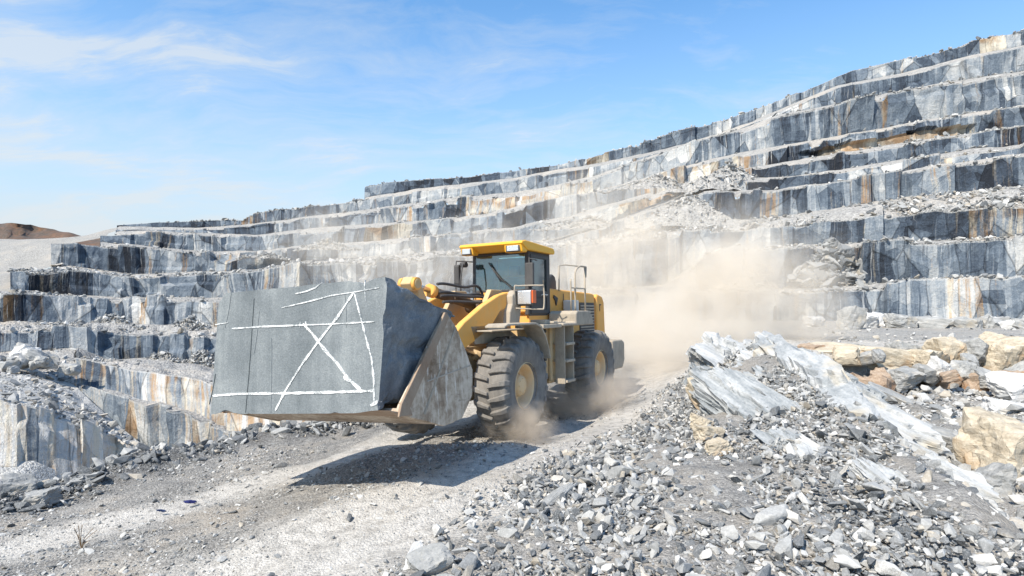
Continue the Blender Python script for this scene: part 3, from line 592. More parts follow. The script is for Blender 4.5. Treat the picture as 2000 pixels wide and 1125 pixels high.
    MB().box(-.455,-.445,-.6,.6,2.35,3.1).build('rear_window', GLS, t, 0)
    for s in (1, -1):
        dr = MB().box(-.34,-.28,.685*s,.735*s,1.98,3.12).box(.34,.39,.685*s,.735*s,1.98,3.12).box(-.28,.34,.685*s,.735*s,3.05,3.12).box(-.28,.34,.685*s,.735*s,2.30,2.42).box(-.28,.34,.685*s,.735*s,1.98,2.06).box(-.28,.34,.69*s,.72*s,2.06,2.30)
        d = dr.build('cab_door', BLK, t, .008)
        MB().box(-.28,.34,.700*s,.708*s,2.42,3.05).build('window', GLS, d, 0)
        MB().tube(arc([(-.22,.735*s,2.34),(-.22,.775*s,2.35),(-.02,.775*s,2.35),(-.02,.735*s,2.34)], 3), .011, 6).build('handle', WHT, d, 0)
    # roof: thick lid with a sloped front visor
    rf = MB().prism([(-.52,3.17),(-.54,3.23),(-.48,3.29),(.70,3.345),(.84,3.32),(.86,3.27),(.80,3.25),(.62,3.17)], -.80, .80)
    rf.prism([(.60,3.19),(.84,3.27),(.80,3.12),(.62,3.12)], .40, .78).prism([(.60,3.19),(.84,3.27),(.80,3.12),(.62,3.12)], -.78, -.40)
    rf = rf.build('cab_roof', Y_R, t, .022, 3)
    for s in (1, -1):
        ho = MB().box(.79,.835,.44*s,.74*s,3.125,3.255).build('work_lamp', BLK, rf, .012)
        MB().box(.834,.846,.47*s,.71*s,3.14,3.24).build('lens', REFL, ho, .006)
    MB().tube([(-.3,-.68,3.3),(-.3,-.68,3.8)], .006, 6).build('antenna', BLK, t, 0) if False else None
    # inside
    st = MB().prism([(-.30,2.02),(.10,2.05),(.12,2.17),(-.12,2.16),(-.24,2.75),(-.36,2.73),(-.34,2.1)], -.27, .27).prism([(-.27,2.76),(-.19,2.76),(-.21,2.96),(-.29,2.96)], -.14, .14)
    st.build('seat', SEATM, t, .03, 3)
    cn = MB().box(.30,.42,-.25,.25,2.0,2.36).tube([(.34,0,2.3),(.24,0,2.52)], .04, 10); cn.tube([(.24+.17*math.cos(a)*.42, .19*math.sin(a), 2.54+.17*math.cos(a)*.8) for a in [k*math.pi/10 for k in range(21)]], .016, 8)
    cn.box(-.2,.2,.38,.58,2.0,2.42).build('steering_column', BLK, t, .01)
    MB().box(-.43,-.41,-.2,.25,2.5,2.95).build('rear_blind', WHT, t, 0)
    wp = MB().tube([(.52,.52,2.36),(.49,.12,2.66),(.475,-.1,2.92)], .011, 6).tube([(.49,-.14,2.98),(.50,.14,2.60)], .014, 6).tube([(.44,.52,2.36),(.54,.52,2.36)], .035, 8).build('wiper', BLK, t, 0)
    # ---- mirrors
    MIR = []
    def mirror(s):
        b = MB().tube(arc([(.45,.70*s,3.02),(.60,1.05*s,3.04),(.62,1.12*s,2.98),(.62,1.13*s,2.45),(.60,1.10*s,2.30)], 4), .013, 6).build('mirror_arm', BLK, t, 0)
        MB().prism([(.585,2.60),(.60,2.56),(.66,2.56),(.675,2.60),(.675,2.93),(.66,2.97),(.60,2.97),(.585,2.93)], .985*s, 1.15*s).build('mirror', BLK, b, .02, 3)
    mirror(-1)
    b = MB().tube([(.42,.70,3.06),(.70,.86,3.00),(.62,.98,2.96)], .012, 6).tube([(.42,.70,2.96),(.70,.86,3.00)], .01, 6).tube([(.70,.86,3.02),(.70,.86,2.42)], .012, 6).build('mirror_arm', BLK, t, 0)
    MB().box(.66,.73,.78,.95,2.50,2.92).build('mirror', BLK, b, .02, 3)
    MB().tube([(.9,-.52,2.0),(.92,-.52,2.62),(.85,-.52,2.92),(.72,-.56,3.0)], .016, 8).tube([(.74,-.62,2.95),(.74,-.50,2.95)], .055, 12).build('handrail', BLK, t, 0)
    # the cab stands a little to the left of the centre line
    for o in t.children_recursive:
        if o.type == 'MESH' and o.name.split('.')[0] in ('cab_body', 'cab_frame', 'windscreen', 'rear_window', 'cab_door', 'window', 'handle', 'cab_roof', 'work_lamp', 'lens', 'seat', 'rear_blind', 'mirror', 'mirror_arm'):
            for v in o.data.vertices:
                if v.co.y < 0: v.co.y *= .74
    # ---- headlights on their posts
    for s in (1, -1):
        ps = MB().prism([(1.05,1.80),(1.42,1.80),(1.38,2.02),(1.30,2.16),(1.30,2.30),(1.18,2.40),(1.02,2.40),(.98,2.1)], .70*s, .84*s)
        ps.tube([(1.02,.86*s,2.12),(1.02,.86*s,2.40)], .085, 12)
        ps = ps.build('lamp_post', G_D, t, .02)
        hd = MB().prism([(1.02,2.14),(1.16,2.12),(1.18,2.40),(1.02,2.42)], .86*s, 1.16*s).build('headlight', BLK, t, .02)
        MB().box(1.165,1.195,.88*s,1.14*s,2.15,2.39).build('lens', REFL, hd, .012)
        MB().box(1.06,1.19,1.155*s,1.185*s,2.17,2.39).build('turn_signal', AMB, hd, .008)
        MB().tube(arc([(1.22,.84*s,2.10),(1.22,.84*s,2.45),(1.18,.90*s,2.475),(1.05,1.26*s,2.475),(1.0,1.30*s,2.44),(1.0,1.30*s,2.10),(1.05,1.24*s,2.06),(1.22,.86*s,2.08)], 4), .014, 6).build('lamp_guard', G_D, hd, 0)
    # ---- engine hood
    prof = [(-.50,1.45),(-.50,2.44),(-.62,2.50),(-2.9,2.45),(-3.10,2.43),(-3.10,1.45)]
    hd = MB().prism(prof, -.62, .62).build('hood', Y_, t, .05, 4)
    MB().prism([(-3.14,1.30),(-3.14,2.40),(-3.24,2.43),(-3.52,2.38),(-3.64,2.24),(-3.70,1.30)], -.66, .66).build('rear_panel', Y_, t, .05, 4)
    for s in (1, -1):
        gr = MB().box(-3.02,-2.15,.622*s,.634*s,1.52,2.22).build('vent_recess', BLK, hd, 0)
        for k in range(9): MB().prism([(-3.0,1.57+.07*k),(-2.18,1.57+.07*k),(-2.18,1.60+.07*k),(-3.0,1.60+.07*k)], .632*s, .652*s).build('louvre', G_D, gr, 0)
        MB().box(-1.30,-1.28,.622*s,.63*s,1.6,2.40).build('panel_seam', BLK, hd, 0)
        MB().prism([(-.98,2.30),(-.80,2.36),(-.78,2.30),(-.86,2.24),(-.90,2.14),(-.94,2.22)], .622*s, .650*s).build('hinge', BLK, hd, .006)
        em = MB().prism([(-1.52,1.98),(-1.45,2.12),(-1.38,1.98)], .621*s, .626*s).box(-1.54,-1.36,.621*s,.626*s,1.93,1.96).build('emblem', BLK, hd, 0)
        MB().box(-3.40,-3.30,.662*s,.668*s,2.16,2.19).box(-3.33,-3.30,.662*s,.668*s,2.02,2.19).build('number_mark', BLK, t, 0)
    MB().prism([(-3.05,.62),(-3.05,1.32),(-3.72,1.32),(-3.90,1.24),(-3.90,.80),(-3.75,.62)], -1.08, 1.08).build('counterweight', G_D, t, .04, 3)
    for s in (1, -1): MB().box(-3.97,-3.90,.72*s,.98*s,.86,1.04).build('rear_light', OIL, t, .012)
    # the air cleaner and exhaust behind the cab
    MB().prism([(-1.20,2.44),(-1.20,2.68),(-1.26,2.79),(-1.38,2.84),(-1.50,2.79),(-1.56,2.68),(-1.56,2.44)], .02, .34).build('air_cleaner', BLK, t, .03, 3)
    MB().tube([(-1.0,-.25,2.4),(-1.0,-.25,2.95),(-1.03,-.25,3.05),(-1.12,-.25,3.12)], .06, 12).build('exhaust_pipe', OIL, t, 0)
    MB().tube([(-.55,.55,2.45),(-.55,.55,3.08),(-.62,.5,3.12),(-.8,.1,3.12),(-.8,.05,3.05),(-.8,.05,2.5)], .014, 6).build('cable_loop', BLK, t, 0)
    # ---- handrails beside the hood
    for s in (1, -1):
        h = MB().tube(arc([(-.80,1.02*s,2.02),(-.80,1.02*s,2.62),(-.80,1.02*s,2.66)], 2), .018, 8)
        h.tube(arc([(-1.02,1.02*s,2.02),(-1.02,1.02*s,2.70),(-1.08,1.02*s,2.88),(-1.30,1.02*s,2.97),(-1.62,1.02*s,2.97)], 4), .02, 8)
        h.tube([(-1.55,1.02*s,2.02),(-1.55,1.02*s,2.97)], .02, 8).tube([(-1.62,1.02*s,2.97),(-1.64,1.0*s,2.75)], .02, 8).tube([(-.80,1.02*s,2.50),(-1.55,1.02*s,2.50)], .014, 8).tube([(-1.0,.66*s,2.45),(-1.02,.66*s,2.98),(-1.3,.68*s,3.02),(-1.55,1.02*s,2.97)], .014, 8)
        h.box(-1.66,-.98,.96*s,1.10*s,1.98,2.03); h.build('handrail', G_D, t, 0)
        MB().box(-1.5,-1.22,.64*s,.90*s,1.98,2.26).build('filter_box', WHT, t, .03, 3)
    # ---- boom
    up = [(1.00,2.20),(1.10,2.31),(1.30,2.36),(1.55,2.31),(2.05,2.13),(2.62,1.86),(2.98,1.62),(3.30,1.30),(3.62,.98),(3.80,.84)]
    lo = [(3.78,.66),(3.60,.66),(3.30,.86),(2.95,1.20),(2.70,1.42),(2.30,1.56),(1.86,1.74),(1.50,2.04),(1.15,2.12),(1.02,2.12)]
    for s in (1, -1):
        a = MB().prism(up+lo, .60*s, .72*s).build('boom_arm', Y_, t, .022, 3)
        MB().tube([(1.15,.58*s,2.24),(1.15,.75*s,2.24)], .085, 16).tube([(3.70,.56*s,.76),(3.70,.75*s,.76)], .085, 16).build('pivot_pin', OIL, a, 0)
        c = MB().tube([(.95,.46*s,1.05),(2.0,.46*s,1.32)], .085, 14).build('lift_cylinder', Y_D, t, 0); MB().tube([(2.0,.46*s,1.32),(2.62,.46*s,1.50)], .045, 12).build('rod', CHR, c, 0)
    MB().tube([(2.50,-.62,1.66),(2.50,.62,1.66)], .15, 18).box(2.40,2.62,-.22,-.12,1.6,2.05).box(2.40,2.62,.12,.22,1.6,2.05).build('cross_tube', Y_, t, .01)
    rk = MB().prism([(2.98,2.36),(3.10,2.36),(3.18,2.47),(3.10,2.58),(2.98,2.58),(2.86,2.40),(2.62,2.05),(2.44,1.90),(2.50,1.76),(2.70,1.70),(2.90,1.40),(2.98,1.14),(3.08,1.12),(3.12,1.22),(3.02,1.60),(2.86,1.92)], -.10, .10)
    rk.tube([(3.06,-.17,2.47),(3.06,.17,2.47)], .08, 20).tube([(2.56,-.24,1.86),(2.56,.24,1.86)], .09, 16); rk.build('rocker_lever', Y_D, t, .015)
    MB().tube([(3.05,-.14,1.18),(3.05,.14,1.18)], .08, 14).prism([(3.02,1.12),(3.05,1.24),(3.90,1.40),(3.92,1.28)], -.09, .09).build('bucket_link', Y_D, t, .01)
    tc = MB().tube([(1.25,0,2.14),(2.52,0,2.375)], .085, 20).tube([(2.44,0,2.36),(2.56,0,2.382)], .10, 20).tube([(1.9,0,2.26),(1.98,0,2.275)], .10, 20).tube([(1.20,-.16,2.13),(1.20,.16,2.13)], .12, 16)
    tc = tc.build('tilt_cylinder', OIL, t, 0)
    MB().tube([(2.56,0,2.382),(3.02,0,2.465)], .045, 16).build('rod', CHR, tc, 0)
    MB().tube([(2.46,0,2.364),(2.585,0,2.387)], .108, 20).tube([(2.955,0,2.452),(3.03,0,2.468)], .08, 16).tube([(3.06,-.16,2.47),(3.06,-.10,2.47)], .10, 20).tube([(3.06,.10,2.47),(3.06,.16,2.47)], .10, 20).build('collar', Y_, tc, 0)
    hs = MB()
    for k, (yy, zz) in enumerate([(.16,2.22),(.22,2.16),(-.17,2.22),(.30,2.06),(.12,2.36)]):
        hs.tube(arc([(1.0,yy*1.2,1.95),(1.3,yy*1.3,zz+.10),(1.75,yy,zz+.10+.03*(k%2)),(2.25,yy*.8,zz+.14),(2.45,yy*.6,zz+.13)], 5), .024, 8)
    for k in range(4): hs.tube(arc([(2.7,.36+.05*k,1.50),(2.95,.42+.05*k,1.32),(3.0,.50+.04*k,1.05),(2.7,.5,.95)], 4), .028, 8)
    hs.build('hydraulic_hose', BLK, t, 0)
    # ---- bucket, curled back
    bo = arc([(4.22,0,1.99),(4.02,0,1.80),(3.80,0,1.46),(3.72,0,1.18),(3.78,0,.90),(4.04,0,.69),(4.41,0,.655),(5.20,0,.92)], 4)
    ip = [Vector((p.x+n[0]*.05, 0, p.z+n[1]*.05)) for p, n in [(p, ((bo[min(i+1, len(bo)-1)].z-bo[max(i-1, 0)].z)*-1, (bo[min(i+1, len(bo)-1)].x-bo[max(i-1, 0)].x))) for i, p in enumerate(bo)] for n in [tuple(np.array(n)/np.linalg.norm(n))]]
    bk = MB().prism([(p.x, p.z) for p in bo]+[(p.x, p.z) for p in ip[::-1]], -1.50, 1.50)
    bk = bk.build('bucket', STL, t, .012)
    side = [(4.21,2.0),(4.03,1.82),(3.72,1.26),(3.76,.93),(4.02,.67),(4.41,.635)]+[(5.24,.90),(5.18,1.0),(4.93,1.27),(4.64,1.60),(4.38,1.88),(4.30,1.99)]
    for s in (1, -1):
        sp = MB().prism(side, 1.46*s, 1.515*s).build('side_plate', STL, bk, .012)
        MB().prism([(5.26,.88),(5.20,1.02),(4.40,1.90),(4.30,2.02),(4.22,1.96),(4.34,1.80),(5.06,.95),(5.02,.86)], 1.513*s, 1.545*s).build('wear_strip', RUST, sp, .008)
        MB().prism([(3.76,1.31),(4.70,1.20),(4.70,1.215),(3.76,1.325)], 1.514*s, 1.522*s).build('weld_line', WELD, sp, 0); MB().prism([(4.06,1.80),(4.09,1.80),(4.80,.84),(4.77,.83)], 1.514*s, 1.521*s).build('seam', G_D, sp, 0)
    MB().prism([(5.10,.86),(5.34,.945),(5.36,.965),(5.10,.90)], -1.52, 1.52).build('cutting_edge', RUST, bk, .006)
    MB().prism([(4.20,1.95),(4.34,2.02),(4.34,2.06),(4.18,2.02)], -1.5, 1.5).build('spill_guard', RUST, bk, .01)
    bk.matrix_local = Matrix.Translation((0, 1.62, .65)) @ Matrix.Rotation(math.radians(3.4), 4, 'X') @ Matrix.Translation((0, -1.5, -.65))
    for y in (-.72, .72): MB().prism([(3.55,.66),(3.85,.60),(4.1,.68),(3.95,1.3),(3.75,1.3),(3.62,.95)], y-.05, y+.05).build('hinge_plate', Y_D, bk, .01)
    return t
LOADER = loader()

# ------------------------------------------------------------------ the quarried block in the bucket
def big_block():
    TR, BR, TL, BL = W(757, 541, 6.40), W(738, 807, 6.42), W(428, 574, 7.36), W(411, 809, 7.36)
    h = np.array([.475, .88, 0]); dn = np.array([0, 0, 1.])
    TRb, BRb, TLb, BLb = TR+h*1.30-dn*.34, BR+h*.80+dn*.02, TL+h*1.25-dn*.22, BL+h*1.0+dn*.02
    bm = bmesh.new(); nU, nV, nW = 90, 56, 44
    def P(u, v, w_):
        fr = (BL*(1-u)+BR*u)*(1-v)+(TL*(1-u)+TR*u)*v; bk = (BLb*(1-u)+BRb*u)*(1-v)+(TLb*(1-u)+TRb*u)*v
        return fr*(1-w_)+bk*w_
    Vs = []; Fs = []
    def sheet(fn, a, b):
        k = len(Vs)
        for j in range(b+1):
            for i in range(a+1): Vs.append(fn(i/a, j/b))
        Fs.extend([(k+j*(a+1)+i, k+j*(a+1)+i+1, k+(j+1)*(a+1)+i+1, k+(j+1)*(a+1)+i) for j in range(b) for i in range(a)])
    sheet(lambda i, j: (i, j, 0), nU, nV); sheet(lambda i, j: (i, j, 1), nU, nV); sheet(lambda i, j: (0, i, j), nV, nW)
    sheet(lambda i, j: (1, i, j), nV, nW); sheet(lambda i, j: (i, 0, j), nU, nW); sheet(lambda i, j: (i, 1, j), nU, nW)
    Q = np.array(Vs); X = np.array([P(*q) for q in Q]); u, v, w_ = Q.T
    amp = .002+.022*sstep(w_, .0, .06); n = np.stack([fbm(X*1.6+9*k, 5, 11+k) for k in range(3)], 1)
    n2 = np.stack([np.abs(fbm(X*3.1+5*k, 3, 31+k)) for k in range(3)], 1)
    X = X+(n*.75+n2*.8)*amp[:, None]
    # chipped corners and edges
    top = sstep(v, .86, 1.0); e = fbm(np.stack([u*7, w_*5, 0*u], 1), 4, 51)
    X[:, 2] -= top*np.clip(e-.45, 0, 1)*.07+.10*sstep(v, .9, 1)*sstep(u, .86, 1.0)*sstep(w_, .04, .6)
    lc = sstep(1-u, .955, 1.0)*(1-sstep(v, .0, .9))*.0
    X[:, 2] -= sstep(1-u, .95, 1)*sstep(v, .9, 1)*.10
    r = sstep(u, .95, 1); b = fbm(np.stack([v*6, w_*6, 0*u], 1), 4, 61); X -= np.array([.9, -.4, 0])*(r*np.clip(b+.05, 0, 1)*.05)[:, None]
    bt = sstep(1-v, .94, 1); X[:, 2] += bt*np.clip(fbm(np.stack([u*9, w_*6, 0*u], 1), 4, 71)+.05, 0, 1)*.05+sstep(1-v, .90, 1)*sstep(u, .86, 1)*.03
    me = bpy.data.meshes.new('stone_block'); me.from_pydata([tuple(x) for x in X], [], Fs)
    bm.from_mesh(me); bmesh.ops.remove_doubles(bm, verts=bm.verts, dist=2e-4); bmesh.ops.recalc_face_normals(bm, faces=bm.faces); bm.to_mesh(me); bm.free()
    m, g = newmat('sawn_granite'); p = g.pos()
    al = g.vscale(p, (1, 1, .03)); s1 = g.noise(al, 2.4, 5, .6); s2 = g.noise(al, 9, 4, .6); a = g.noise(p, 3, 5, .6); b = g.noise(p, 55, 4, .75); c = g.noise(p, 160, 2, .7)
    nz = g.n('ShaderNodeNewGeometry').outputs['Normal']; fm = g.n('ShaderNodeVectorMath', {0: nz, 1: (-.375, -.927, 0)}, operation='DOT_PRODUCT').outputs[1]
    face = g.ramp(fm, [(.80, 0.0), (.96, 1.0)])
    t = g.math('ADD', g.math('MULTIPLY', s1, .36), g.math('ADD', g.math('MULTIPLY', s2, .10), g.math('ADD', g.math('MULTIPLY', a, .24), g.math('ADD', g.math('MULTIPLY', b, .34), g.math('MULTIPLY', c, .22)))))
    sawn = g.ramp(t, [(.46, (.095, .112, .120)), (.62, (.200, .220, .228)), (.80, (.38, .40, .395))])
    t2 = g.math('ADD', g.math('MULTIPLY', a, .6), g.math('ADD', g.math('MULTIPLY', b, .3), g.math('MULTIPLY', g.noise(p, 1.2, 4), .2)))
    rough = g.ramp(t2, [(.38, (.07, .085, .105)), (.55, (.16, .18, .20)), (.72, (.33, .34, .34))])
    col = g.mix(face, rough, sawn); hh = g.math('ADD', b, g.math('MULTIPLY', a, .6))
    g.out(col, .82, normal=g.bump(hh, .55, .012), spec=.25)
    ob = link('stone_block', me, m); tag(ob, 'huge grey quarried stone block with white painted cross marks, carried in the loader bucket', 'stone block')
    # white paint strokes, each a thin wobbling film lying on the sawn face
    mp, g = newmat('white_marking_paint'); p = g.pos(); nn = g.math('ADD', g.math('MULTIPLY', g.noise(p, 70, 4, .8), .7), g.math('MULTIPLY', g.noise(p, 9, 3, .6), .3))
    g.out(g.mix(g.ramp(nn, [(.44, 0.0), (.52, 1.0)]), (.24, .26, .265), (.82, .82, .80)), .8)
    nrm = np.cross(BR-BL, TL-BL); nrm = nrm/np.linalg.norm(nrm)
    if nrm[1] > 0: nrm = -nrm
    def onface(px, py):
        d = np.array([(px-CX)/F, 1, (HY-py)/F]); q = BL+nrm*.0
        return d*(np.dot(nrm, q)/np.dot(nrm, d))
    from mathutils.bvhtree import BVHTree
    bv = BVHTree.FromPolygons([tuple(x.co) for x in me.vertices], [tuple(pp.vertices) for pp in me.polygons])
    def stroke(pts, wd, seed, mp=mp, nm='paint_mark'):
        r = np.random.default_rng(seed); dense = []
        for (a, b) in zip(pts[:-1], pts[1:]):
            k = max(2, int(math.hypot(b[0]-a[0], b[1]-a[1])/5)); dense += [(a[0]+(b[0]-a[0])*i/k, a[1]+(b[1]-a[1])*i/k) for i in range(k)]
        dense.append(pts[-1]); C = np.array([onface(*q) for q in dense]); n = len(C)
        tg = np.gradient(C, axis=0); tg /= np.linalg.norm(tg, axis=1)[:, None]; sd = np.cross(tg, nrm)
        ww = wd*.86*(1+.45*fbm(np.stack([np.arange(n)*.45, np.zeros(n)+seed, np.zeros(n)], 1), 3, seed)); ww[0] *= .5; ww[-1] *= .5
        V = []
        for i in range(n):
            for q in (C[i]+sd[i]*ww[i], C[i]-sd[i]*ww[i]):
                hit = bv.ray_cast(Vector(q+nrm*.5), Vector(-nrm)); base = np.array(hit[0]) if hit[0] is not None else q
                V.append(base+nrm*.007)
            V += [V[-2]-nrm*.012, V[-2+0]-nrm*.012] if False else []
        V = np.array(V); V2 = V-nrm*.012; k = len(V); fs = []
        for i in range(n-1):
            a, b, c, d = 2*i, 2*i+1, 2*i+3, 2*i+2
            fs += [(a, b, c, d), (a+k, d+k, c+k, b+k), (a, d, d+k, a+k), (b, b+k, c+k, c)]
        mm = bpy.data.meshes.new(nm); mm.from_pydata([tuple(x) for x in np.concatenate([V, V2])], [], fs); link(nm, mm, mp, ob)
    stroke([(415,773),(470,769),(560,768),(650,766),(732,763)], .0155, 1)
    stroke([(453,642),(510,638),(590,635),(645,633),(700,630),(733,628)], .0095, 2)
    stroke([(421,634),(446,630)], .007, 3)
    stroke([(551,601),(600,590),(650,577),(691,571),(742,562)], .0075, 4)
    stroke([(692,572),(660,620),(622,668),(588,715),(558,763),(538,802)], .0135, 5)
    stroke([(593,632),(610,650),(635,683),(660,710),(680,738),(706,763)], .0165, 6)
    stroke([(694,573),(703,608),(715,655),(727,700),(731,740),(731,787)], .012, 7)
    stroke([(586,640),(588,628)], .008, 8); stroke([(598,628),(601,645)], .010, 9)
    stroke([(578,574),(600,569),(618,562),(630,552)], .007, 10); stroke([(713,547),(716,588)], .006, 11)
    stroke([(672,735),(684,745)], .022, 12); stroke([(724,792),(740,784)], .020, 13)
    # the saw and drill lines cut into the face
    md, g = newmat('drill_line'); g.out((.10, .115, .12), .9); ml, g = newmat('saw_line'); g.out((.33, .35, .35), .9)
    for k, (a, b, w_, m_) in enumerate([((497,583),(480,806),.0022,md),((421,730),(409,790),.004,md),((452,572),(440,640),.0025,ml),((531,660),(529,806),.0018,ml),((507,608),(497,690),.002,ml),((675,575),(678,640),.0018,ml)]):
        stroke([a, ((a[0]+b[0])/2+1, (a[1]+b[1])/2), b], w_, 30+k, m_, 'drill_line')
    return ob
big_block()
# ------------------------------------------------------------------ loose stone
def hull_stone(seed, flat=.55, n=15, elong=1.0):
    r = np.random.default_rng(seed); bm = bmesh.new(); s = np.array([1.0*elong, .72, flat])
    for _ in range(n):
        q = r.normal(size=3); q /= np.abs(q).max()**.55*np.linalg.norm(q)**.45; bm.verts.new(q*s*r.uniform(.78, 1.05))
    res = bmesh.ops.convex_hull(bm, input=bm.verts)
    bmesh.ops.delete(bm, geom=[v for v in bm.verts if not v.link_faces], context='VERTS')
    bmesh.ops.dissolve_limit(bm, angle_limit=math.radians(14), verts=bm.verts, edges=bm.edges)
    bmesh.ops.triangulate(bm, faces=bm.faces); bm.verts.index_update()
    V = np.array([v.co for v in bm.verts])*.5; Fs = np.array([[v.index for v in f.verts] for f in bm.faces]); bm.free(); return V, Fs
PROTO = [hull_stone(100+k, [.30, .45, .6, .75, .35, .5][k % 6], 12+k % 7, [1, 1.25, 1, .9, 1.5, 1.1][k % 6]) for k in range(24)]
def rotmats(n, r, tilt=.5):
    a = r.uniform(0, 2*np.pi, n); t = r.normal(0, tilt, n); q = r.normal(0, tilt, n)
    ca, sa, ct, st, cq, sq = np.cos(a), np.sin(a), np.cos(t), np.sin(t), np.cos(q), np.sin(q); z = 0*a; o = z+1
    def M(*e): return np.stack(e, -1).reshape(n, 3, 3)
    return M(o, z, z, z, ct, -st, z, st, ct) @ M(cq, z, sq, z, o, z, -sq, z, cq) @ M(ca, -sa, z, sa, ca, z, z, z, o)
def stones(name, Ps, sizes, label, cat, seed=1, tilt=.5, mat=None, tones=None):
    """uncountable loose stone as one mesh"""
    r = np.random.default_rng(seed); n = len(Ps); R = rotmats(n, r, tilt); pk = r.integers(0, len(PROTO), n); tn = r.random(n) if tones is None else tones
    Vs, Fc, Tn = [], [], []; k = 0
    for j, (pv_, pf) in enumerate(PROTO):
        m = np.where(pk == j)[0]
        if not len(m): continue
        X = np.einsum('nij,vj->nvi', R[m], pv_)*sizes[m][:, None, None]+Ps[m][:, None, :]
        Vs.append(X.reshape(-1, 3)); nv = len(pv_)
        Fc.append((pf[None]+(np.arange(len(m))*nv)[:, None, None]+k).reshape(-1, 3)); k += nv*len(m); Tn.append(np.repeat(tn[m], len(pf)))
    me = npmesh(name, np.concatenate(Vs), np.concatenate(Fc)); setattr_(me, 'tone', 'FLOAT', 'FACE', np.concatenate(Tn))
    ob = link(name, me, mat or M_STUFF); tag(ob, label, cat, kind='stuff'); return ob
def scatter(n, x0, x1, y0, y1, dens, seed):
    r = np.random.default_rng(seed); x = r.uniform(x0, x1, n); y = r.uniform(y0, y1, n); k = r.random(n) < dens(x, y); return x[k], y[k], r
def psize(r, n, lo, hi, a=2.2):
    u = r.random(n); return (lo**(-a)+u*(hi**(-a)-lo**(-a)))**(-1/a)
ROADR = lambda y: np.interp(y, [2, 5, 5.7, 7.7, 10.4, 13.9, 18], [-2.6, -1.25, -.7, .45, 2.3, 4.0, 5.6])
RIDGE = lambda y: np.interp(y, [2, 3.4, 4.5, 5.6, 7.5, 9, 13, 16, 18.5], [3.0, 3.3, 3.6, 4.0, 4.45, 4.7, 5.5, 7.0, 8.6])
def clump(x, y, s, seed): return fbm(np.stack([x*s, y*s, 0*x], 1), 3, seed)
def d_slope(x, y):
    a = sstep(x-ROADR(y), -.35, .7); b = sstep(RIDGE(y)+1.2-x, 0, .5); return a*b*np.clip(.85+.6*clump(x, y, .8, 4), .35, 1)
x, y, r = scatter(120000, -3, 7.2, 2.6, 15, d_slope, 31); s = psize(r, len(x), .030, .17, 1.8)
near = s < .35/1.0; stones('slope_rubble', np.stack([x, y, H(x, y, False)+s*r.uniform(-.05, .42, len(x))], 1), s, 'broken grey stone rubble covering the slope right of the road', 'rubble', 32, .6, tones=r.random(len(x))**1.35)
def d_bank(x, y):
    d = edge_dist(x, y); return np.exp(-((d+.25)/.55)**2)*(y < 17)*np.clip(.8+.6*clump(x, y, .9, 7), .2, 1)
x, y, r = scatter(150000, -13, -1.5, 4, 17, d_bank, 41); s = psize(r, len(x), .04, .30, 1.7)
stones('bank_rubble', np.stack([x, y, H(x, y, False)+s*r.uniform(-.1, .38, len(x))], 1), s, 'dark grey broken stone along the left edge of the road', 'rubble', 42, .5, tones=r.random(len(x))**1.6*.7)
def d_road(x, y):
    rd = np.minimum(np.minimum(pdist(x, y, TRA), pdist(x, y, TRB)), pdist(x, y, TRC)); return (.28+.72*sstep(rd, .15, .9))*(edge_dist(x, y) < .2)*(x < ROADR(y)+.6)*np.clip(.6+.9*clump(x, y, .7, 12), .08, 1)
x, y, r = scatter(130000, -12, 5, 2.6, 15, d_road, 51); s = psize(r, len(x), .016, .11, 2.3)
stones('road_gravel', np.stack([x, y, H(x, y)+s*r.uniform(-.12, .25, len(x))], 1), s, 'loose grey gravel scattered over the haul road', 'gravel', 52, .35)
def d_gully(x, y): return np.sqrt(gully_mask(x, y))*np.clip(.95+.8*clump(x, y, .6, 14), .1, 1)
x, y, r = scatter(75000, 3.2, 22, 3.0, 20, d_gully, 61); s = psize(r, len(x), .045, .42, 1.8)
stones('gully_rubble', np.stack([x, y, H(x, y, False)+s*r.uniform(-.05, .40, len(x))], 1), s, 'pale broken stone filling the gully below the boulder wall', 'rubble', 62, .55, tones=.25+.75*r.random(len(x)))
x, y, r = scatter(9000, 5, 60, 17, 88, lambda x, y: np.clip(.25+.8*clump(x, y, .12, 18), .0, 1)*(x > .12*y), 71); s = psize(r, len(x), .08, .5, 2)
stones('bench_rubble', np.stack([x, y, H(x, y, False)+s*.15], 1), s, 'scattered stones lying on the flat bench below the lowest rock face', 'rubble', 72, .4)
# debris along the quarry ledges
P_, S_ = [], []; r = np.random.default_rng(81)
for k, (A, B) in LB.items():
    n = {'C9': 1300, 'C11': 1600, 'C8': 5200, 'p1': 2600, 'p2': 1600, 'p3': 1100, 'p4': 1200, 'p5': 150, 'C4': 1100}.get(k, 800)
    i = r.integers(0, len(A)-1, n); f = r.random(n); tt = r.beta(.8, 1.1, n) if k in ('C8', 'p1', 'p2', 'p3', 'p4') else r.choice([0, 1], n, p=[.6, .4])*.8+r.normal(.06, .06, n)
    a = A[i]+(A[i+1]-A[i])*f[:, None]; b = B[i]+(B[i+1]-B[i])*f[:, None]; p = a+(b-a)*np.clip(tt, 0, 1)[:, None]
    dn = clump(a[:, 0]*1., a[:, 1]*1., .06, 33+len(k)) ; keep = r.random(n) < np.clip(.6+1.1*dn, .08, 1); s = psize(r, n, .22, 1.3, 1.8)*(1.15 if k == 'C8' else 1)
    p = p[keep]; s = s[keep]; p[:, 2] += s*.18; P_.append(p); S_.append(s)
P_ = np.concatenate(P_); S_ = np.concatenate(S_)
stones('ledge_rubble', P_, S_, 'pale rubble strewn along the ledges of the quarry terraces', 'rubble', 82, .5, tones=r.random(len(P_)))

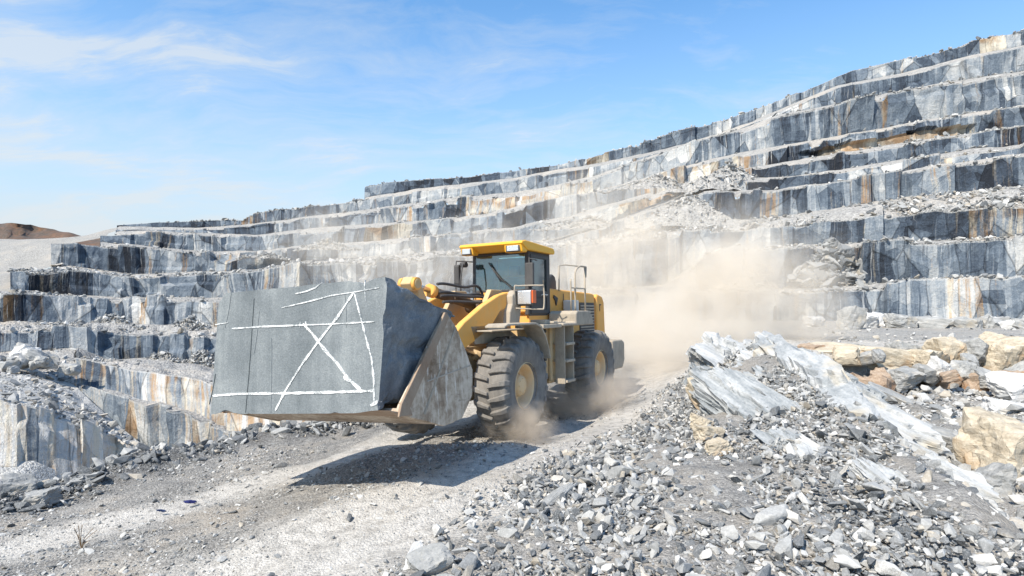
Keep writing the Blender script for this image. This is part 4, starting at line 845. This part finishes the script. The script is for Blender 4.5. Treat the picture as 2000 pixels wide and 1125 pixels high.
# talus heaps that lean on the faces
def heap(px, ya, yb, hw, D, seed, label, n=420, mat=None, lo=.25, hi=1.1):
    r = np.random.default_rng(seed); ap = W(px, ya, D); h = (yb-ya)/F*D; R = hw/F*D; V = []; nr_, na = 12, 40
    for i in range(nr_+1):
        t = i/nr_; ang = np.linspace(np.pi*.92, np.pi*2.08, na); rad = R*(t**1.0)*(1+.22*vnoise(np.stack([np.cos(ang)*2, np.sin(ang)*2, 0*ang+seed], 1), seed))
        V.append(np.stack([ap[0]+rad*np.cos(ang), ap[1]+rad*np.sin(ang)*.30, ap[2]-h*(t**.9)*1.08+0*ang], 1))
    V = np.concatenate(V); V[na:] += np.stack([fbm(V[na:]*.6+9*k, 4, seed+k) for k in range(3)], 1)*np.array([.2, .2, .32])
    ob = link('rubble_heap', npmesh('rubble_heap', V, gridfaces(nr_+1, na)), mat or M_LEDGE); tag(ob, label, 'rubble', kind='stuff')
    i = r.integers(0, len(V), n); s = psize(r, n, lo, hi, 1.5); p = V[i]+r.normal(0, .25, (n, 3))*np.array([1, 1, .2]); p[:, 2] += s*.15; return p, s
HP, HS, HT = [], [], []
for a in [(1425,318,374,130,96,1,'pale rubble chute spilling down between the upper terraces'),(1345,380,442,150,91,2,'broad pale rubble slope below the chute'),(1150,424,449,120,103,3,'low rubble heap on the terrace behind the cab'),(1285,344,374,110,100,13,'rubble spilling over the terrace left of the chute'),
 (640,468,487,60,113,4,'grey rubble heap on the terrace behind the stone block'),(1490,515,562,100,76,5,'rubble fan at the left end of the lowest right face'),(1625,478,549,85,72,6,'pile of big broken blocks against the dark lower face'),(215,617,642,80,87.5,7,'grey rubble heap on the terrace above the pit'),
 (375,620,646,50,89.5,8,'rubble heap beside the stone block on the terrace above the pit'),(320,690,712,60,81,9,'pale rubble heap at the foot of the pit terrace'),(395,690,716,40,82,10,'small rubble heap beside the stone block in the pit'),(520,496,505,60,116,11,'thin rubble on the upper terrace')]:
    big = a[5] == 6; p, s = heap(*a, n=320 if big else 520, lo=.6 if big else .2, hi=2.6 if big else 1.0, mat=None); HP.append(p); HS.append(s); HT.append(np.random.default_rng(a[5]).random(len(s))*(.55 if big else 1))
HP, HS = np.concatenate(HP), np.concatenate(HS); stones('heap_rubble', HP, HS, 'broken pale stone covering the rubble heaps on the terraces', 'rubble', 83, .6, tones=np.concatenate(HT))
# ------------------------------------------------------------------ boulders, slabs and stones one could count
def rock_mesh(name, seed, dims, sub=3, rough=.16, flat=.6, planes=9, strat=.0):
    """an angular block: a ball cut by random planes, then broken up"""
    r = np.random.default_rng(seed); bm = bmesh.new(); bmesh.ops.create_icosphere(bm, subdivisions=sub+1, radius=1)
    V = np.array([v.co for v in bm.verts])
    N = r.normal(size=(planes, 3)); N = np.concatenate([N/np.linalg.norm(N, axis=1)[:, None], np.array([[0,0,1],[0,0,-1],[1,0,0],[-1,0,0],[0,1,0],[0,-1,0]])+r.normal(0, .16, (6, 3))])
    N /= np.linalg.norm(N, axis=1)[:, None]; d = np.concatenate([r.uniform(.62, .95, planes), r.uniform(.52, .7, 6)])
    dirs = V/np.linalg.norm(V, axis=1)[:, None]; t = np.min(np.where(dirs@N.T > .05, d[None]/np.maximum(dirs@N.T, .05), 9), axis=1); V = dirs*t[:, None]
    V += np.stack([fbm(V*2.2+seed+5*k, 4, seed+k) for k in range(3)], 1)*rough*.35
    V += dirs*(np.abs(fbm(V*5.5+seed, 3, seed+20))*-.09*rough/.2)[:, None]
    if strat: V[:, 2] += strat*(np.round(V[:, 2]*5+fbm(V*1.5, 3, seed)*.8)/5-V[:, 2])*.6
    V = V*np.array(dims)*.5/ .62
    for v, c in zip(bm.verts, V): v.co = c
    me = bpy.data.meshes.new(name); bm.to_mesh(me); bm.free(); return me
def rot(rx, ry, rz): return (math.radians(rx), math.radians(ry), math.radians(rz))
def place(name, me, mat, loc, r, label, cat, group=None):
    if len(me.materials) == 0: me.materials.append(mat)
    ob = bpy.data.objects.new(name, me); COL.objects.link(ob); ob.location = loc; ob.rotation_euler = r; tag(ob, label, cat, group); return ob
def gz(x, y): return float(H(np.array([x]), np.array([y]), False)[0])
def at(px, py, D): return tuple(W(px, py, D))
M_SLAB3 = slab_mat('mid_bedrock', ((.12, .135, .15), (.33, .345, .35), (.62, .615, .60)), (.50, .43, .32)); M_SLAB2 = slab_mat('grey_bedrock', ((.10, .115, .13), (.26, .275, .28), (.54, .54, .53)), (.50, .43, .32))
# the pale outcrop along the ridge: tilted beds of bedrock dipping towards the viewer's right
OUT = [ # px, py, D, dims(l,w,h), (rx,ry,rz), seed, label
 (1466, 735, 12.6, (2.3,1.7,1.0), (8,24,-52), 1, 'peaked pale rock at the top of the outcrop ridge beside the dust'),
 (1535, 775, 11.2, (2.9,1.2,.65), (14,26,-58), 2, 'long pale slab just below the peak of the outcrop'),
 (1628, 808, 10.4, (3.0,1.3,.50), (12,22,-50), 3, 'broad white bedrock slab on the right flank of the outcrop'),
 (1565, 870, 8.3, (2.5,.85,.5), (20,24,-62), 4, 'blue grey and cream slab with a dark overhang in the middle of the outcrop'),
 (1700, 895, 8.0, (2.4,1.0,.42), (10,20,-60), 5, 'white slab on the outcrop crest above the gully stones'),
 (1625, 752, 12.2, (2.3,1.0,.6), (0,28,-40), 6, 'upturned grey plate leaning at the back of the outcrop'),
 (1800, 1000, 5.7, (1.5,.34,.22), (10,26,-64), 7, 'long narrow pale slab at the lower right end of the outcrop'),
 (1470, 845, 9.0, (1.9,.7,.4), (22,20,-60), 8, 'short grey bed of rock breaking out of the slope left of the outcrop'),
 (1680, 985, 6.3, (1.3,.5,.2), (14,22,-60), 9, 'small weathered bed half buried at the foot of the outcrop'),
 (1410, 762, 12.0, (1.6,.9,.5), (16,20,-50), 10, 'grey stepped rock on the left shoulder of the outcrop peak'),
 (1625, 935, 7.0, (1.7,.6,.3), (18,22,-60), 11, 'grey ribbed bed between the overhanging slab and the crest slab'),
 (1560, 820, 9.6, (2.0,.7,.4), (18,25,-58), 12, 'narrow dark bed below the long pale slab of the outcrop')]
for px, py, D, dm, rr_, sd, lb in OUT:
    me = rock_mesh('rock_slab', 200+sd, dm, 5, .34, planes=6, strat=1.2); p = at(px, py, D)
    place('rock_slab', me, M_SLAB2 if sd in (4, 6, 8, 10, 11, 12) else M_SLAB, p, rot(*rr_), lb, 'rock slab', 'beds of the pale outcrop')
me = rock_mesh('rock_slab', 231, (5.8, 1.5, .9), 5, .42, planes=6, strat=1.3)
place('rock_slab', me, M_SLAB3, (4.72, 9.5, -1.93), rot(26, 7, -98), 'longest smooth grey slab, running down the whole crest of the outcrop', 'rock slab', 'beds of the pale outcrop')
# the wall of boulders on the far side of the gully
BW = [(1640,702,19.0,(2.0,1.0,.95),(6,-6,-8),'cream'),(1738,712,18.6,(2.1,1.0,.95),(4,14,6),'cream'),(1800,712,18.3,(1.0,.9,.9),(0,10,20),'cream'),(1845,690,18.6,(.9,.9,.95),(0,0,10),'cream'),
 (1588,690,19.2,(1.0,.9,.7),(0,-12,20),'rust'),(1690,700,19.3,(.6,.7,.7),(10,5,40),'rust'),(1768,696,19.2,(1.0,.8,.8),(5,0,0),'grey'),(1905,690,18.6,(.8,.8,.8),(0,10,30),'grey'),(1950,703,18.3,(1.0,.9,1.4),(0,4,15),'cream'),(1990,690,18.8,(.9,.8,.9),(0,0,40),'rust'),
 (1880,722,17.8,(.7,.6,.6),(10,10,60),'grey'),(1835,722,17.6,(.55,.5,.5),(0,20,10),'white'),(1700,762,16.6,(1.6,.9,.55),(-10,24,-30),'rust'),(1655,760,16.9,(1.0,.8,.6),(0,30,-30),'grey'),(1760,738,17.4,(1.0,.7,.5),(5,-10,20),'grey'),(1600,720,18.0,(1.1,.9,.7),(0,25,-20),'grey'),
 (1735,778,15.6,(1.0,.5,.4),(10,22,-20),'grey'),(1980,755,16.2,(1.0,.8,.6),(8,-6,10),'white'),(1965,800,14.5,(.9,.8,.5),(0,14,-10),'white'),(1925,742,17.2,(.7,.5,.45),(5,-10,70),'grey'),(2040,700,18.4,(1.3,.9,1.0),(0,5,10),'cream'),(1660,684,19.8,(.8,.7,.5),(0,10,60),'grey')]
CN = {'cream': 'cream', 'rust': 'rusty brown', 'grey': 'grey', 'white': 'white'}
LBL = ['longest cream boulder at the left of the boulder wall above the gully','jointed cream boulder in the middle of the boulder wall, behind a dark hollow','square cream boulder to the right of the jointed one in the wall','upright cream boulder standing highest in the boulder wall',
 'rusty boulder at the left end of the wall, behind the upturned plate','small rusty block wedged between the two long cream boulders','grey boulder lying on top behind the jointed cream boulder','grey block right of the upright cream boulder in the wall','tall tan boulder at the right of the boulder wall','rusty boulder at the far right end of the wall, on the frame edge',
 'small grey stone under the grey block in the wall','small white round boulder fallen out below the square cream boulder','flat brown slab fallen into the gully behind the outcrop','grey block leaning on the outcrop below the longest cream boulder','dark grey stone in the hollow under the jointed boulder','grey boulder tucked behind the crest of the outcrop',
 'wedge of grey stone below the dark hollow in the gully','big white boulder at the right frame edge below the wall','flat white boulder low at the right frame edge','flat grey slab below the tall tan boulder','pale boulder beyond the right end of the wall','grey boulder on the rim of the bench above the longest cream boulder']
M_RUST = slab_mat('rust_boulder', ((.15, .11, .085), (.34, .25, .18), (.52, .43, .34)), (.46, .22, .09))
M_GREYB = slab_mat('grey_boulder', ((.14, .145, .145), (.30, .30, .29), (.50, .49, .47)), (.42, .36, .27))
M_WHITEB = slab_mat('white_boulder', ((.34, .34, .33), (.55, .54, .52), (.72, .70, .67)), (.56, .50, .42))
BM = {'cream': M_CREAM, 'rust': M_RUST, 'grey': M_GREYB, 'white': M_WHITEB}
for i, ((px, py, D, dm, rr_, c), lb) in enumerate(zip(BW, LBL)):
    place('boulder', rock_mesh('boulder', 300+i, dm, 3, .16, planes=10), BM[c], at(px, py, D), rot(*rr_), lb, 'boulder', 'boulders of the gully wall')
r = np.random.default_rng(97)
for i in range(34):
    px = r.uniform(1585, 2080); D = r.uniform(17.6, 19.2)-(.9 if i % 3 == 0 else 0); py = r.uniform(690, 742) if i % 3 else r.uniform(735, 765); k = r.uniform(.35, .8)
    place('boulder', rock_mesh('boulder', 340+i % 9, (1.2, .9, .85), 2, .18), [M_RUST, M_GREYB, M_CREAM][i % 3], at(px, py, D), rot(r.uniform(-20, 20), r.uniform(-25, 25), r.uniform(0, 360)), 'smaller rough boulder wedged between the big boulders of the gully wall', 'boulder', 'small boulders of the gully wall').scale = (k, k, k)
NB = [(1950,880,9.6,(1.25,1.1,1.15),(0,10,20),'cream','massive cream boulder at the right frame edge above the white stones'),(1850,850,10.8,(.8,.5,.5),(8,14,-10),'grey','dark grey broken rock left of the massive cream boulder'),(1935,935,8.6,(.6,.5,.5),(0,10,50),'grey','dark grey boulder at the foot of the massive cream boulder'),
 (1990,1020,6.4,(.55,.5,.35),(4,-8,10),'cream','flat cream boulder at the lower right frame edge'),(1395,818,9.6,(1.0,.42,.36),(15,26,-62),'cream','tan pointed rock standing out of the rubble left of the outcrop'),(1385,868,8.0,(.30,.26,.24),(0,10,20),'cream','small cream cube of stone below the tan pointed rock'),(1372,848,8.6,(.28,.24,.2),(10,0,50),'cream','small round cream stone touching the tan pointed rock'),
 (1400,893,7.4,(.30,.24,.2),(0,-14,10),'cream','wide cream stone below the small cream cube'),(1430,815,9.8,(.4,.2,.5),(10,8,30),'grey','upright grey plate beside the tan pointed rock'),(845,1085,5.0,(.34,.24,.20),(10,-20,30),'grey','dark split stone beside the road at the bottom of the picture'),(812,1092,5.1,(.24,.16,.10),(20,-20,60),'white','pale plate leaning on the dark split stone'),
 (1085,998,6.3,(.52,.10,.09),(4,-14,52),'grey','long thin dark splinter of stone on the rubble slope'),(640,868,12.1,(.3,.2,.2),(0,10,10),'grey','dark stone on the bank under the raised bucket'),(30,985,9.0,(.5,.42,.34),(6,10,30),'grey','large dark grey stone at the left end of the bank'),(75,990,8.7,(.36,.3,.24),(0,-10,10),'grey','blocky grey stone second from the left end of the bank'),(165,948,10,(.55,.3,.14),(10,10,20),'grey','flat blue grey plate lying on the left bank'),
 (1660,640,40,(1.6,1.3,1.7),(0,10,20),'grey','pointed grey boulder standing on the bench before the pale rock face'),(1690,638,42,(2.3,1.6,1.4),(0,-8,40),'white','pale round boulder right of the pointed one on the bench'),(1755,640,41,(1.6,1.3,1.2),(0,12,10),'grey','grey boulder by itself on the bench below the pale face'),(1720,640,44,(1.1,1,1.3),(0,4,70),'white','slim pale boulder between the bench boulders'),(1590,635,46,(1.6,1.3,1),(0,4,20),'white','boulder at the left of the bench row, half in the dust')]
for i, (px, py, D, dm, rr_, c, lb) in enumerate(NB):
    p = at(px, py, D); z = gz(p[0], p[1])+dm[2]*.28
    place('boulder', rock_mesh('boulder', 400+i, dm, 3, .17, planes=10), BM[c], (p[0], p[1], z), rot(*rr_), lb, 'boulder')
r = np.random.default_rng(91)
for i in range(26):
    px = 1800+i*9.5+r.uniform(-4, 4); D = r.uniform(40, 44); x_, y_ = (px-CX)/F*D, D; d = (r.uniform(.7, 1.7), r.uniform(.6, 1.2), r.uniform(.6, 1.3))
    place('boulder', rock_mesh('boulder', 500+i % 7, (1.1, .9, .85), 2, .17), [M_GREYB, M_WHITEB][i % 2], (x_, y_, gz(x_, y_)+.2), rot(0, r.uniform(-20, 20), r.uniform(0, 360)), 'grey or white boulder in the close row below the pale face at right', 'boulder', 'row of boulders on the bench').scale = d
# the heap of pale blocks in the pit
for i in range(80):
    a = r.uniform(0, 2*np.pi); q = abs(r.normal(0, .62)); D = 66-2*q*math.sin(a); px = 50+74*q*math.cos(a); hh = max(0, 2.0*(1-q*.8))
    D = 66-4.5*q*math.sin(a); p = at(px, 752, D); zz = -8.3+hh*r.uniform(.4, 1.25)
    o = place('block', rock_mesh('block', 600+i % 8, (1, .8, .7), 2, .15), M_GREYB if i % 4 else M_WHITEB, (p[0], p[1], zz), rot(r.uniform(-30, 30), r.uniform(-30, 30), r.uniform(0, 360)), 'rough grey stone block in the heap at the left of the pit', 'stone block', 'heap of blocks in the pit'); k = r.uniform(.6, 1.7); o.scale = (k, k, k)
# individual stones among the rubble
SM = []
for k in range(14):
    v, f = hull_stone(700+k, [.22, .35, .5, .65][k % 4], 16, [1, 1.4, 1.1, 1.7][k % 4]); bm = bmesh.new(); vs = [bm.verts.new(q) for q in v]
    for q in f: bm.faces.new([vs[j] for j in q])
    bmesh.ops.dissolve_limit(bm, angle_limit=math.radians(12), verts=bm.verts, edges=bm.edges); bmesh.ops.bevel(bm, geom=bm.edges[:], offset=.022, segments=1, affect='EDGES', clamp_overlap=True)
    me = bpy.data.meshes.new('stone'); bm.to_mesh(me); bm.free(); me.materials.append(M_STONE); SM.append(me)
def put_stones(n, dens, box, lo, hi, label, group, seed, lift=.2):
    x, y, r = scatter(n*60, *box, dens, seed); x, y = x[:n], y[:n]; z = H(x, y, False); s = psize(r, len(x), lo, hi, 1.4)
    for i in range(len(x)):
        ob = bpy.data.objects.new('stone', SM[r.integers(0, len(SM))]); COL.objects.link(ob); ob.location = (x[i], y[i], z[i]+s[i]*lift); ob.scale = (s[i],)*3
        ob.rotation_euler = (r.normal(0, .45), r.normal(0, .45), r.uniform(0, 6.28)); tag(ob, label, 'stone', group)
put_stones(150, lambda x, y: d_slope(x, y)*(x > ROADR(y)+.5), (-1.5, 5, 3.6, 9), .11, .27, 'angular grey stone lying loose in the rubble slope right of the road', 'stones on the rubble slope', 111, .28)
put_stones(45, d_bank, (-11, -3, 5.5, 13), .18, .38, 'dark angular stone on the bank along the left edge of the road', 'stones on the left bank', 112)
put_stones(60, lambda x, y: gully_mask(x, y), (4.4, 15, 5.5, 17), .28, .7, 'pale angular stone lying in the gully right of the outcrop', 'stones in the gully', 113)
put_stones(30, lambda x, y: d_road(x, y)*(edge_dist(x, y) < -1), (-8, 2, 4.5, 11), .08, .18, 'flat pale stone lying on the haul road', 'stones on the road', 114, .1)
# ------------------------------------------------------------------ dust raised by the loader
def dust(name, label, c, rad, dens, col=(.98, .895, .775), seed=0, nscale=.35, warp=(1, 1, 1), edge=.35):
    V, Fs = [], []
    bm = bmesh.new(); bmesh.ops.create_icosphere(bm, subdivisions=3, radius=1.0)
    me = bpy.data.meshes.new(name); bm.to_mesh(me); bm.free()
    m, g = newmat(name); p = g.obj(); ln = g.n('ShaderNodeVectorMath', {0: p}, operation='LENGTH').outputs['Value']
    wp = g.n('ShaderNodeNewGeometry').outputs['Position']
    n1 = g.noise(wp, nscale, 5, .6); n2 = g.noise(wp, nscale*3.2, 3, .6)
    fall = g.math('SUBTRACT', 1.0, ln, True)
    d = g.math('ADD', g.math('MULTIPLY', fall, 1.9), g.math('ADD', g.math('MULTIPLY', g.math('SUBTRACT', n1, .5), 4.6), g.math('MULTIPLY', g.math('SUBTRACT', n2, .5), 2.2)))
    d = g.math('MULTIPLY', g.math('MAXIMUM', g.math('SUBTRACT', d, edge), 0.0), g.math('MULTIPLY', g.math('MINIMUM', g.math('MULTIPLY', fall, 3.0), 1.0), dens))
    v = g.n('ShaderNodeVolumePrincipled', {'Color': (*col, 1), 'Density': d, 'Anisotropy': .0}); o = g.n('ShaderNodeOutputMaterial'); m.node_tree.links.new(v.outputs[0], o.inputs['Volume'])
    ob = link(name, me, m); ob.location = c; ob.scale = rad; tag(ob, label, 'dust', kind='stuff'); return ob
dust('dust_cloud', 'tan dust cloud billowing up behind the loader', (8.0, 27.0, -.6), (10.0, 6.5, 5.2), .28, nscale=.28)
dust('dust_cloud', 'low dust trailing from the rear wheels of the loader', (4.4, 17.4, -1.5), (4.2, 3.6, 2.3), .50, nscale=.55)
dust('dust_cloud', 'thin pale dust drifting over the benches behind the stone block', (-6.5, 34, 2.0), (12, 7, 4.2), .085, nscale=.16)
dust('dust_cloud', 'pale dust veil rising against the rock face behind the cab', (6.0, 30, 2.4), (10, 7, 5.6), .10, nscale=.18)
dust('dust_puff', 'brown dust kicked up under the near front tyre', (.15, 9.35, -2.15), (.75, .7, .6), 2.2, (.82, .72, .6), nscale=2.0)
dust('dust_puff', 'brown dust around the foot of the near rear tyre', (1.7, 12.3, -2.1), (1.5, 1.3, .75), 1.3, (.86, .77, .66), nscale=1.2)

# ------------------------------------------------------------------ small litter
def scrap(px, py, D, col, label, size, seed):
    p = at(px, py, D); m, g = newmat('scrap_cloth'); g.out(col, .8); me = rock_mesh('scrap', seed, (size, size*.5, size*.22), 2, .9, planes=4); place('scrap', me, m, (p[0], p[1], gz(p[0], p[1])+size*.1), rot(5, 10, 20), label, 'litter')
scrap(372, 980, 7.9, (.02, .025, .12), 'crumpled dark blue scrap lying on the left wheel track', .13, 801)
scrap(314, 995, 7.7, (.03, .05, .12), 'smaller blue grey scrap left of the dark blue one on the wheel track', .10, 802)
scrap(1278, 836, 9.9, (.45, .02, .04), 'tiny bright red scrap at the right edge of the road', .08, 803)
wd = MB(); b0 = at(160, 1105, 6.6); zb = gz(b0[0], b0[1]); rr = random.Random(5)
for k in range(7):
    a = rr.uniform(0, 6.28); l = rr.uniform(.12, .34); wd.tube(arc([(b0[0], b0[1], zb-.01), (b0[0]+.03*math.cos(a), b0[1]+.03*math.sin(a), zb+l*.5), (b0[0]+.11*math.cos(a)+.05, b0[1]+.11*math.sin(a), zb+l)], 3), .0035, 5)
m, g = newmat('dry_stem'); g.out((.20, .13, .07), .9); tag(wd.build('dry_weed', m, None, 0), 'thin dry brown weed growing beside the left wheel track', 'plant')
